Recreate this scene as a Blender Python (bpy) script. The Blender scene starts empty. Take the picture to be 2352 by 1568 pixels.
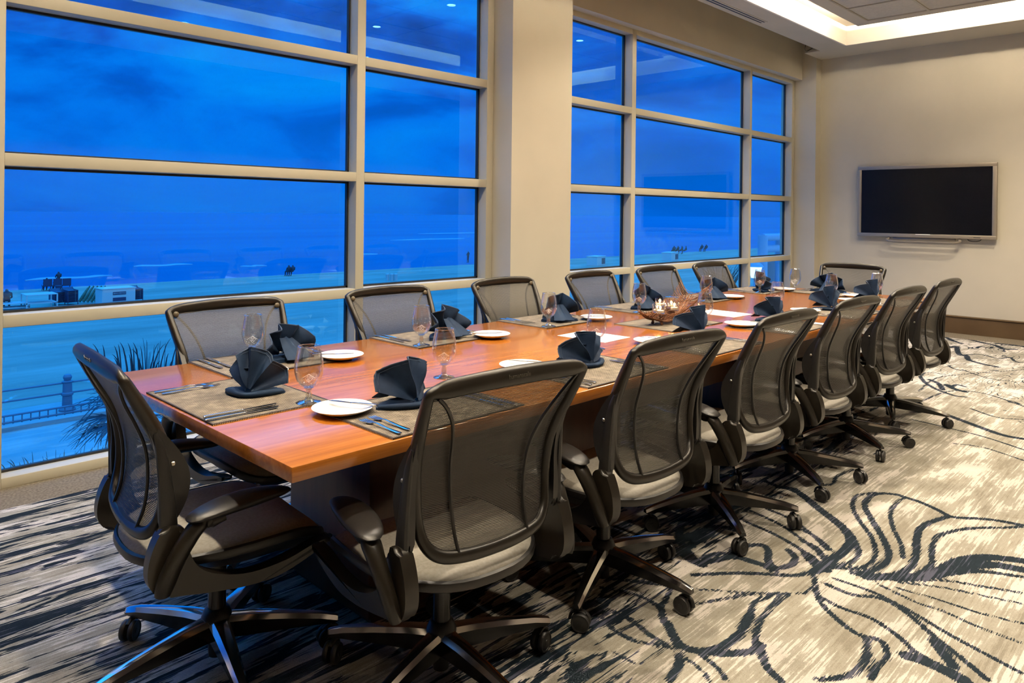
import bpy, bmesh, math, random
import numpy as np
from mathutils import Vector, Matrix
random.seed(7)
S = bpy.context.scene
COL = S.collection
rad = math.radians
# ------------------------------------------------------------------ camera
CAMH = 1.35
YAW = rad(44.4)
cam = bpy.data.cameras.new('camera'); co = bpy.data.objects.new('camera', cam); COL.objects.link(co)
cam.sensor_width = 36; cam.lens = 1692 / 2352 * 36; cam.shift_y = -.1251
cam.clip_start = .05; cam.clip_end = 20000
co.matrix_world = (Matrix.Translation((0, 0, CAMH)) @ Matrix.Rotation(YAW - math.pi / 2, 4, 'Z')
                   @ Matrix.Rotation(math.pi / 2, 4, 'X') @ Matrix.Rotation(.011, 4, 'Z'))
S.camera = co
S.view_settings.view_transform = 'Standard'; S.view_settings.look = 'None'
S.view_settings.exposure = 0.0; S.view_settings.gamma = 1.0; S.view_settings.use_curve_mapping = False
S.cycles.use_denoising = True
S.cycles.max_bounces = 10; S.cycles.transparent_max_bounces = 32
S.cycles.caustics_reflective = False; S.cycles.caustics_refractive = False
S.cycles.sample_clamp_indirect = 6.0
S.cycles.use_adaptive_sampling = True

# photo pixel -> world helpers (used to take places from the photograph)
FPX, RL, HY = 1692.0, .011, 489.7
fw = (math.cos(YAW), math.sin(YAW)); rt = (math.sin(YAW), -math.cos(YAW))
def ray(x, y):
    dx, dy = x - 1176, y - HY
    u = dx * math.cos(RL) + dy * math.sin(RL); v = -dx * math.sin(RL) + dy * math.cos(RL)
    return (fw[0] * FPX + rt[0] * u, fw[1] * FPX + rt[1] * u, -v)
def onz(x, y, z=0.0):
    r = ray(x, y); t = (z - CAMH) / r[2]
    return Vector((r[0] * t, r[1] * t, z))
def onY(x, y, Y):
    r = ray(x, y); t = Y / r[1]
    return Vector((r[0] * t, Y, CAMH + r[2] * t))

# ------------------------------------------------------------------ world (dusk sky)
W = bpy.data.worlds.new('dusk'); S.world = W; W.use_nodes = True
nt = W.node_tree; nt.nodes.clear()
def N(t, typ, **kw):
    n = t.nodes.new(typ)
    for k, v in kw.items():
        if k.startswith('i_'):
            n.inputs[k[2:].replace('_', ' ')].default_value = v
        else:
            setattr(n, k, v)
    return n
def math_n(t, op, a, b=None, clamp=False):
    n = t.nodes.new('ShaderNodeMath'); n.operation = op; n.use_clamp = clamp
    for i, s in enumerate((a, b)):
        if s is None: continue
        if isinstance(s, (int, float)): n.inputs[i].default_value = s
        else: t.links.new(s, n.inputs[i])
    return n.outputs[0]
def ramp(t, fac, stops, interp='LINEAR'):
    n = t.nodes.new('ShaderNodeValToRGB'); n.color_ramp.interpolation = interp
    e = n.color_ramp.elements
    while len(e) > 1: e.remove(e[-1])
    e[0].position = stops[0][0]; e[0].color = (*stops[0][1], 1)
    for p, c in stops[1:]:
        k = e.new(p); k.color = (*c, 1)
    t.links.new(fac, n.inputs[0]); return n.outputs[0]
def mixc(t, fac, a, b, mode='MIX'):
    n = t.nodes.new('ShaderNodeMix'); n.data_type = 'RGBA'; n.blend_type = mode
    for i, s in ((0, fac), (6, a), (7, b)):
        if isinstance(s, (int, float)): n.inputs[i].default_value = s
        elif isinstance(s, tuple): n.inputs[i].default_value = (*s, 1)
        else: t.links.new(s, n.inputs[i])
    return n.outputs[2]
tc = N(nt, 'ShaderNodeTexCoord')
sep = N(nt, 'ShaderNodeSeparateXYZ'); nt.links.new(tc.outputs['Generated'], sep.inputs[0])
mp = N(nt, 'ShaderNodeMapping'); mp.inputs['Scale'].default_value = (1.4, 1.4, 4.2)
nt.links.new(tc.outputs['Generated'], mp.inputs[0])
cl = N(nt, 'ShaderNodeTexNoise'); cl.inputs['Scale'].default_value = 2.6; cl.inputs['Detail'].default_value = 7; cl.inputs['Roughness'].default_value = .5; cl.inputs['Distortion'].default_value = .5
nt.links.new(mp.outputs[0], cl.inputs[0])
grad = ramp(nt, sep.outputs[2], [(0.0, (.0, .17, .86)), (.08, (.0, .195, .92)), (.22, (.0, .20, .92)), (.42, (.0, .24, .95)), (.58, (.0, 1.3, 4.2)), (1, (.05, 1.9, 6.0))])  # unseen sky overhead made extra bright to light the room
cfac = ramp(nt, cl.outputs[0], [(.34, (.30, .30, .42)), (.45, (.52, .55, .74)), (.52, (1.0,) * 3), (.60, (1.1, 1.35, 1.1)), (.7, (1.2, 1.7, 1.15))])
az = math_n(nt, 'MULTIPLY', sep.outputs[0], 1.0)
cf2 = mixc(nt, ramp(nt, sep.outputs[2], [(.05, (.35,) * 3), (.2, (1.0,) * 3)]), (1.0, 1.0, 1.0), cfac)
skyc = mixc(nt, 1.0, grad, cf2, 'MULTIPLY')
# unseen sky behind the building, brightness added to light the beach
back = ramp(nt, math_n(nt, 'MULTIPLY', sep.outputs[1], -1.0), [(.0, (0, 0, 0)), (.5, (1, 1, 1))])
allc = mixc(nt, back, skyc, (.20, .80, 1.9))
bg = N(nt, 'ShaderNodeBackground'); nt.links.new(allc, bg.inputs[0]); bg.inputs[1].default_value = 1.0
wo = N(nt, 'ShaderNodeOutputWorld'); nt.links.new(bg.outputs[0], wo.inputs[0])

# ------------------------------------------------------------------ materials
MATS = {}
def mat(name, col=(.5, .5, .5), rough=.5, metal=0.0, spec=.5, **kw):
    m = bpy.data.materials.new(name); m.use_nodes = True
    b = m.node_tree.nodes['Principled BSDF']
    b.inputs['Base Color'].default_value = (*col, 1); b.inputs['Roughness'].default_value = rough
    b.inputs['Metallic'].default_value = metal; b.inputs['Specular IOR Level'].default_value = spec
    for k, v in kw.items(): b.inputs[k.replace('_', ' ')].default_value = v
    MATS[name] = m; return m
def coords(t, out='Object', scale=(1, 1, 1), rot=(0, 0, 0)):
    c = t.nodes.new('ShaderNodeTexCoord'); m = t.nodes.new('ShaderNodeMapping')
    m.inputs['Scale'].default_value = scale; m.inputs['Rotation'].default_value = rot
    t.links.new(c.outputs[out], m.inputs[0]); return m.outputs[0]
def noise(t, vec, scale, detail=3, rough=.5, dist=0.0):
    n = t.nodes.new('ShaderNodeTexNoise'); n.inputs['Scale'].default_value = scale
    n.inputs['Detail'].default_value = detail; n.inputs['Roughness'].default_value = rough; n.inputs['Distortion'].default_value = dist
    t.links.new(vec, n.inputs['Vector']); return n.outputs[0]
def bump(m, h, strength=.3, dist=.002):
    t = m.node_tree; b = t.nodes.new('ShaderNodeBump'); b.inputs['Strength'].default_value = strength; b.inputs['Distance'].default_value = dist
    t.links.new(h, b.inputs['Height']); t.links.new(b.outputs[0], t.nodes['Principled BSDF'].inputs['Normal'])
def setc(m, c, sock='Base Color'): m.node_tree.links.new(c, m.node_tree.nodes['Principled BSDF'].inputs[sock])
def noisy(m, a, b, scale=6, detail=4, sc=(1, 1, 1), bs=0, bscale=300):
    t = m.node_tree; v = coords(t, scale=sc)
    setc(m, ramp(t, noise(t, v, scale, detail), [(.35, a), (.65, b)]))
    if bs: bump(m, noise(t, v, bscale, 2), bs)
    return m

wallm = noisy(mat('wall_paint', rough=.85, spec=.2), (.50, .46, .365), (.535, .49, .39), 2.0, 3, bs=.15, bscale=250)
ceilm = noisy(mat('ceiling_paint', rough=.9, spec=.15), (.52, .475, .375), (.55, .50, .40), 2.0)
covem = mat('cove_paint', (.82, .76, .66), .85, spec=.15)
framem = noisy(mat('window_frame_paint', rough=.55, spec=.35), (.47, .435, .33), (.51, .47, .36), 1.5)
gasketm = mat('black_gasket', (.008, .01, .012), .5)
basem = noisy(mat('baseboard_paint', rough=.45, spec=.3), (.075, .045, .02), (.095, .06, .028), 3.0)
tilem = noisy(mat('ceiling_tile', rough=.95, spec=.1), (.50, .47, .40), (.56, .52, .44), 40, 4, bs=.3, bscale=180)
gridm = mat('tile_grid', (.42, .38, .30), .6)
blackm = noisy(mat('black_plastic', rough=.38, spec=.45), (.0065, .006, .0055), (.0095, .0085, .0075), 30, 3, bs=.08, bscale=900)
frm = noisy(mat('bronze_black_frame', rough=.33, spec=.4), (.008, .0062, .004), (.0115, .009, .006), 20, 3, bs=.05, bscale=900)
seatm = noisy(mat('seat_fabric', rough=.8, spec=.3), (.26, .24, .20), (.32, .295, .25), 120, 3, bs=.2, bscale=1500)
capm = mat('cap_plastic', (.10, .08, .05), .4)
screwm = mat('screw_steel', (.55, .5, .42), .3, 1.0)
chromem = mat('polished_dark_chrome', (.85, .83, .80), .12, 1.0)
legblk = mat('leg_black', (.007, .0065, .006), .22, spec=.5)
wheelm = mat('caster_rubber', (.014, .013, .012), .45)
markm = mat('embossed_letters', (.07, .06, .045), .45)
navy = noisy(mat('navy_cloth', rough=.7, spec=.2), (.0035, .012, .034), (.008, .024, .058), 14, 4, bs=.25, bscale=1200)
navyhem = mat('navy_hem_highlight', (.018, .036, .07), .7)  # hem lighter than the cloth: edge highlight put into its colour
china = mat('white_china', (.86, .84, .80), .12, spec=.6)
steel = mat('flatware_steel', (.62, .62, .64), .16, 1.0)
silver = mat('champagne_bezel', (.30, .26, .21), .38, .5)
screenm = mat('black_screen', (.002, .002, .0025), .22, spec=.22)
waxm = mat('candle_wax', (.9, .8, .6), .5)
twigm = noisy(mat('twig_bark', rough=.7), (.10, .035, .012), (.24, .10, .04), 60, 3)
ironm = mat('rusty_iron', (.12, .05, .02), .5, .6)
etchm = mat('etched_white', (.85, .85, .85), .6)
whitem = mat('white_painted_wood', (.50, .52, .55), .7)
darkm = mat('dark_navy_plastic', (.03, .03, .09), .6)
railm = mat('painted_rail', (.12, .16, .24), .5)
greenm = noisy(mat('folded_canvas', rough=.9), (.06, .12, .09), (.12, .2, .15), 8)
palmm = noisy(mat('palm_leaf', rough=.7), (.006, .012, .03), (.012, .022, .045), 8)
grassm = noisy(mat('dune_grass', rough=.8), (.012, .022, .04), (.025, .04, .05), 8)
skinm = mat('person_dark', (.05, .04, .06), .8)
boardm = noisy(mat('boardwalk_concrete', rough=.9), (.24, .25, .27), (.32, .33, .35), .4, 6)
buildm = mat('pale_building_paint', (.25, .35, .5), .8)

def emis(name, col, st):
    m = bpy.data.materials.new(name); m.use_nodes = True; t = m.node_tree; t.nodes.clear()
    e = t.nodes.new('ShaderNodeEmission'); e.inputs[0].default_value = (*col, 1); e.inputs[1].default_value = st
    o = t.nodes.new('ShaderNodeOutputMaterial'); t.links.new(e.outputs[0], o.inputs[0]); return m
COVE_E, DL_E = 80.0, 9.0
covelight = emis('cove_lamp', (1, .86, .66), COVE_E)
dlm = emis('downlight_lens', (1, .9, .72), DL_E)
flamem = emis('candle_flame', (1, .60, .20), 12.0)
lampm = emis('outdoor_lamp_glow', (.55, .85, 1.0), 2.2)

def thin_glass(name, tint=(1, 1, 1), gain=1.0, base=0.0, rough=0.0, glint=(1, 1, 1), power=5.0):
    m = bpy.data.materials.new(name); m.use_nodes = True; t = m.node_tree; t.nodes.clear()
    tr = t.nodes.new('ShaderNodeBsdfTransparent'); tr.inputs[0].default_value = (*tint, 1)
    gl = t.nodes.new('ShaderNodeBsdfGlossy'); gl.inputs['Roughness'].default_value = rough; gl.inputs[0].default_value = (*glint, 1)
    fr = t.nodes.new('ShaderNodeLayerWeight'); fr.inputs[0].default_value = .5
    # Schlick curve; the same on both faces of a thin wall
    f = math_n(t, 'ADD', math_n(t, 'MULTIPLY', math_n(t, 'POWER', fr.outputs['Facing'], power), .9 * gain), base, True)
    mx = t.nodes.new('ShaderNodeMixShader'); t.links.new(f, mx.inputs[0]); t.links.new(tr.outputs[0], mx.inputs[1]); t.links.new(gl.outputs[0], mx.inputs[2])
    o = t.nodes.new('ShaderNodeOutputMaterial'); t.links.new(mx.outputs[0], o.inputs[0]); return m
panem = thin_glass('window_glass', (.90, .97, 1.0), 1.0, .135, glint=(.30, .80, 1.0))
gobm = thin_glass('goblet_glass', (.95, .96, .965), .85, .075, power=2.3, rough=.03)
solidg = thin_glass('stem_glass', (.86, .89, .90), .8, .22, power=2.0, rough=.05)

# table wood
woodm = mat('cherry_veneer', rough=.24, spec=.5)
t = woodm.node_tree; v = coords(t, scale=(1.0, 14, 14))
g1 = noise(t, v, 3.2, 6, .6, .6); g2 = noise(t, coords(t, scale=(2, 160, 160)), 3, 3)
gg = math_n(t, 'ADD', math_n(t, 'MULTIPLY', g1, .75), math_n(t, 'MULTIPLY', g2, .25))
setc(woodm, ramp(t, gg, [(.30, (.24, .072, .006)), (.5, (.35, .112, .009)), (.68, (.45, .16, .018))]))
t.nodes['Principled BSDF'].inputs['Coat Weight'].default_value = .6; t.nodes['Principled BSDF'].inputs['Coat Roughness'].default_value = .12
darkwood = noisy(mat('dark_pedestal_veneer', rough=.4), (.055, .022, .012), (.085, .034, .018), 3, 5, (10, 10, 1))

# woven mat
def weave(name, a, b, c):
    m = mat(name, rough=.75, spec=.25); t = m.node_tree; v = coords(t)
    def wave(rot, sc, dist=.0, ph=0.0):
        mp_ = t.nodes.new('ShaderNodeMapping'); mp_.inputs['Rotation'].default_value = (0, 0, rot); t.links.new(v, mp_.inputs[0])
        w = t.nodes.new('ShaderNodeTexWave'); w.wave_type = 'BANDS'; w.bands_direction = 'X'; w.inputs['Scale'].default_value = sc
        w.inputs['Distortion'].default_value = dist; w.inputs['Phase Offset'].default_value = ph; t.links.new(mp_.outputs[0], w.inputs[0]); return w.outputs[1]
    w1 = wave(0, 52, .3); w2 = wave(math.pi / 2, 62, .3)
    s = math_n(t, 'MULTIPLY', w1, w2)
    nn = noise(t, coords(t, scale=(1, 1, 1)), 26, 3)
    s2 = math_n(t, 'ADD', s, math_n(t, 'MULTIPLY', math_n(t, 'SUBTRACT', nn, .5), .7))
    setc(m, ramp(t, s2, [(.05, a), (.3, b), (.75, c)])); bump(m, s, .8, .0015); return m
matm = weave('woven_vinyl', (.030, .022, .015), (.20, .16, .115), (.58, .50, .38))
edgem = mat('mat_edge_binding', (.02, .012, .008), .7)

# chair mesh
meshm = bpy.data.materials.new('chair_mesh_fabric'); meshm.use_nodes = True
t = meshm.node_tree; b = t.nodes['Principled BSDF']; b.inputs['Roughness'].default_value = .5
uvn = t.nodes.new('ShaderNodeUVMap')
mp_ = t.nodes.new('ShaderNodeMapping'); t.links.new(uvn.outputs[0], mp_.inputs[0])
sx = t.nodes.new('ShaderNodeSeparateXYZ'); t.links.new(mp_.outputs[0], sx.inputs[0])
lv = math_n(t, 'SINE', math_n(t, 'MULTIPLY', sx.outputs[1], 2 * math.pi / .0042))
lu = math_n(t, 'SINE', math_n(t, 'MULTIPLY', sx.outputs[0], 2 * math.pi / .0030))
pat = math_n(t, 'ADD', math_n(t, 'MULTIPLY', lv, .30), math_n(t, 'MULTIPLY', lu, .08))
al = math_n(t, 'ADD', pat, .90, True)
setc(meshm, ramp(t, math_n(t, 'ADD', math_n(t, 'MULTIPLY', lv, .5), .5), [(0, (.006, .0055, .005)), (1, (.056, .050, .043))]))
tr = t.nodes.new('ShaderNodeBsdfTransparent'); mx = t.nodes.new('ShaderNodeMixShader')
t.links.new(al, mx.inputs[0]); t.links.new(tr.outputs[0], mx.inputs[1]); t.links.new(b.outputs[0], mx.inputs[2])
t.links.new(mx.outputs[0], t.nodes['Material Output'].inputs[0])

# carpet
carpet = mat('patterned_carpet', rough=.95, spec=.08); t = carpet.node_tree
at = t.nodes.new('ShaderNodeAttribute'); at.attribute_name = 'ink'; ink = at.outputs['Fac']
at2 = t.nodes.new('ShaderNodeAttribute'); at2.attribute_name = 'zebra'; zeb = at2.outputs['Fac']
vo = coords(t)
fine = noise(t, coords(t, scale=(11, 260, 1)), 1.0, 2, .6)          # thin streaks running along the room
mid = noise(t, coords(t, scale=(3.4, 95, 1)), 1.0, 3, .65)
blot = noise(t, coords(t, scale=(2.6, 6.5, 1)), 1.0, 6, .62, .4)
pile = noise(t, vo, 420, 2)
sw = t.nodes.new('ShaderNodeTexNoise'); sw.inputs['Scale'].default_value = 1.0; sw.inputs['Detail'].default_value = 1.0; sw.inputs['Distortion'].default_value = 1.6
t.links.new(coords(t, scale=(1.25, 1.7, 1)), sw.inputs['Vector'])
iso = math_n(t, 'ABSOLUTE', math_n(t, 'SUBTRACT', math_n(t, 'FRACT', math_n(t, 'MULTIPLY', sw.outputs[0], 15.0)), .5))
isom = math_n(t, 'MULTIPLY', math_n(t, 'SUBTRACT', iso, .06), .13)   # about metres from a contour line
at3 = t.nodes.new('ShaderNodeAttribute'); at3.attribute_name = 'free'; free = at3.outputs['Fac']
isom = math_n(t, 'ADD', isom, math_n(t, 'MULTIPLY', math_n(t, 'SUBTRACT', 1.0, free), .2))
both = math_n(t, 'MINIMUM', ink, isom)
jag = math_n(t, 'MULTIPLY', math_n(t, 'SUBTRACT', fine, .5), .033)
d = math_n(t, 'ADD', both, jag)
zs = noise(t, coords(t, scale=(1.7, 14.0, 1)), 1.0, 3, .6, 1.6)
zb = math_n(t, 'ADD', math_n(t, 'MULTIPLY', math_n(t, 'SUBTRACT', .508, zs), .24), math_n(t, 'MULTIPLY', math_n(t, 'SUBTRACT', fine, .5), .05))
zb = math_n(t, 'ADD', zb, math_n(t, 'MULTIPLY', math_n(t, 'SUBTRACT', 1.0, zeb), .2))
d = math_n(t, 'MINIMUM', d, zb)
line = ramp(t, math_n(t, 'ADD', math_n(t, 'MULTIPLY', d, 75.0), .5), [(.42, (1,) * 3), (.58, (0,) * 3)])
grnd = ramp(t, math_n(t, 'ADD', math_n(t, 'MULTIPLY', blot, .62), math_n(t, 'MULTIPLY', mid, .38)),
            [(.40, (.24, .215, .17)), (.46, (.32, .295, .24)), (.518, (.35, .325, .27)), (.530, (.57, .52, .46)), (.7, (.64, .59, .53))])
slate = ramp(t, math_n(t, 'ADD', math_n(t, 'MULTIPLY', mid, .6), math_n(t, 'MULTIPLY', blot, .4)), [(.53, (.009, .015, .022)), (.56, (.075, .078, .11))])
cc = mixc(t, line, grnd, slate)
cc = mixc(t, 1.0, cc, ramp(t, pile, [(.3, (.80,) * 3), (.7, (1.12,) * 3)]), 'MULTIPLY')
setc(carpet, cc); bump(carpet, pile, .6, .004)
border = noisy(mat('carpet_border', rough=.95, spec=.08), (.12, .098, .068), (.21, .175, .125), 90, 4, bs=.6, bscale=420)

# outside grounds
sand = mat('beach_sand', rough=.95, spec=.1); t = sand.node_tree
setc(sand, ramp(t, noise(t, coords(t, scale=(.12, .5, 1)), 1.0, 7, .6), [(.3, (.25, .22, .19)), (.6, (.36, .31, .27)), (.8, (.45, .39, .35))]))
seam = mat('sea_water', (.008, .06, .26), .35, spec=.5); t = seam.node_tree
setc(seam, ramp(t, noise(t, coords(t, scale=(.004, .05, 1)), 1.0, 6, .65), [(.3, (.0, .06, .23)), (.5, (.0, .095, .28)), (.7, (.0, .15, .33))]))

# ------------------------------------------------------------------ mesh helpers
def V(*a): return Vector(a)
def catmull(pts, n, closed=False):
    pts = [Vector(p) for p in pts]; out = []
    m = len(pts); segs = m if closed else m - 1
    for i in range(segs):
        g = (lambda k: pts[k % m]) if closed else (lambda k: pts[min(max(k, 0), m - 1)])
        p0, p1, p2, p3 = g(i - 1), g(i), g(i + 1), g(i + 2)
        for j in range(n):
            s = j / n
            out.append(.5 * ((2 * p1) + (p2 - p0) * s + (2 * p0 - 5 * p1 + 4 * p2 - p3) * s * s + (3 * p1 - p0 - 3 * p2 + p3) * s ** 3))
    if not closed: out.append(pts[-1].copy())
    return out
def sweep(bm, pts, radii, n=10, closed=False, up=(0, 0, 1), sub=0, caps=True, sq=1.0, mi=0, ups=None):
    """tube along pts; radii: one (a,b) or per point; a runs along 'up', b across"""
    m = len(pts)
    if not isinstance(radii, list): radii = [radii] * m
    radii = [(r, r) if isinstance(r, (int, float)) else r for r in radii]
    if sub:
        rr = catmull([V(r[0], r[1], 0) for r in radii], sub, closed); pts = catmull(pts, sub, closed)
        if ups: ups = catmull(ups, sub, closed)
        radii = [(abs(r.x), abs(r.y)) for r in rr]; m = len(pts)
    else: pts = [Vector(p) for p in pts]
    rings = []
    for i, p in enumerate(pts):
        a = pts[(i - 1) % m] if closed or i else p; c = pts[(i + 1) % m] if closed or i < m - 1 else p
        T = (c - a).normalized(); u = Vector(ups[i] if ups else up); Nn = u - T * u.dot(T)
        if Nn.length < 1e-4: Nn = T.orthogonal()
        Nn.normalize(); B = T.cross(Nn); ring = []
        for k in range(n):
            an = 2 * math.pi * k / n; cs, sn = math.cos(an), math.sin(an)
            if sq != 1.0:
                cs = math.copysign(abs(cs) ** sq, cs); sn = math.copysign(abs(sn) ** sq, sn)
            ring.append(bm.verts.new(p + Nn * (radii[i][0] * cs) + B * (radii[i][1] * sn)))
        rings.append(ring)
    fs = []
    for i in range(m if closed else m - 1):
        r0, r1 = rings[i], rings[(i + 1) % m]
        for k in range(n):
            fs.append(bm.faces.new((r0[k], r0[(k + 1) % n], r1[(k + 1) % n], r1[k])))
    if caps and not closed:
        fs.append(bm.faces.new(rings[0][::-1])); fs.append(bm.faces.new(rings[-1]))
    for f in fs: f.material_index = mi
    return rings
def box(bm, x0, x1, y0, y1, z0, z1, bev=0.0, mi=0, M=None):
    r = bmesh.ops.create_cube(bm, size=1.0)
    vs = r['verts']
    for v_ in vs:
        v_.co = Vector(((x0 + x1) / 2 + v_.co.x * (x1 - x0), (y0 + y1) / 2 + v_.co.y * (y1 - y0), (z0 + z1) / 2 + v_.co.z * (z1 - z0)))
    if M: bmesh.ops.transform(bm, matrix=M, verts=vs)
    fs = set(f for v_ in vs for f in v_.link_faces)
    for f in fs: f.material_index = mi
    if bev:
        es = list(set(e for v_ in vs for e in v_.link_edges))
        bmesh.ops.bevel(bm, geom=es, offset=bev, segments=2, profile=.5, affect='EDGES')
def lathe(bm, prof, n=24, c=(0, 0, 0), cap=True, mi=0, axis='Z'):
    rings = []
    for r, z in prof:
        ring = []
        for k in range(n):
            a = 2 * math.pi * k / n
            if axis == 'Z': p = (c[0] + r * math.cos(a), c[1] + r * math.sin(a), c[2] + z)
            else: p = (c[0] + z, c[1] + r * math.cos(a), c[2] + r * math.sin(a))
            ring.append(bm.verts.new(p))
        rings.append(ring)
    for a, b_ in zip(rings, rings[1:]):
        for k in range(n):
            f = bm.faces.new((a[k], a[(k + 1) % n], b_[(k + 1) % n], b_[k])); f.material_index = mi
    if cap:
        for rg in (rings[0][::-1], rings[-1]):
            f = bm.faces.new(rg); f.material_index = mi
def prism(bm, pts2, h0, h1, plane='XY', mi=0):
    """extrude a closed outline; plane names the axes of the outline, heights run along the third"""
    def P(p, h):
        return {'XY': (p[0], p[1], h), 'YZ': (h, p[0], p[1]), 'XZ': (p[0], h, p[1])}[plane]
    a = [bm.verts.new(P(p, h0)) for p in pts2]; b_ = [bm.verts.new(P(p, h1)) for p in pts2]
    n = len(pts2); fs = [bm.faces.new(a[::-1]), bm.faces.new(b_)]
    for i in range(n): fs.append(bm.faces.new((a[i], a[(i + 1) % n], b_[(i + 1) % n], b_[i])))
    for f in fs: f.material_index = mi
    return fs
def obj(name, bm, m, parent=None, smooth=True, ang=38, loc=None, rot=0.0):
    bmesh.ops.recalc_face_normals(bm, faces=bm.faces)
    me = bpy.data.meshes.new(name); bm.to_mesh(me); bm.free()
    for mm in (m if isinstance(m, (list, tuple)) else [m]): me.materials.append(mm)
    if smooth:
        me.polygons.foreach_set('use_smooth', [True] * len(me.polygons)); me.set_sharp_from_angle(angle=rad(ang))
    o = bpy.data.objects.new(name, me); COL.objects.link(o)
    if parent: o.parent = parent
    if loc is not None: o.location = loc
    o.rotation_euler.z = rot
    return o
def tag(o, label=None, cat=None, group=None, kind=None):
    if label: o['label'] = label
    if cat: o['category'] = cat
    if group: o['group'] = group
    if kind: o['kind'] = kind
    return o
def thing(name, label, cat, loc=(0, 0, 0), rz=0.0, group=None):
    o = bpy.data.objects.new(name, None); COL.objects.link(o); o.location = loc; o.rotation_euler.z = rz
    o.empty_display_size = .1
    return tag(o, label, cat, group)
def struct(name, bm, m, parent=None, smooth=False, label=None):
    o = obj(name, bm, m, parent, smooth)
    if not parent:
        o['kind'] = 'structure'
        if label: o['label'] = label
    return o
def nb(): return bmesh.new()
def bxo(name, dims, m, parent=None, bev=0.0, **k):
    bm = nb(); box(bm, *dims, bev=bev); return struct(name, bm, m, parent, **k)
def copy_tree(o, parent=None):
    c = o.copy(); COL.objects.link(c)
    if parent: c.parent = parent
    for ch in kids[o.name] if o.name in kids else list(o.children): copy_tree(ch, c)
    return c
kids = {}
ORD = ['nearest', 'second', 'third', 'fourth', 'fifth', 'farthest']

# ------------------------------------------------------------------ room shell
X0, XF = -2.7, 9.86        # back and far wall
YB, YW = -1.7, 4.211       # wall behind the camera and inner face of the window frames
YG = 4.315                 # glass
ZC = 3.434                 # soffit
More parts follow.
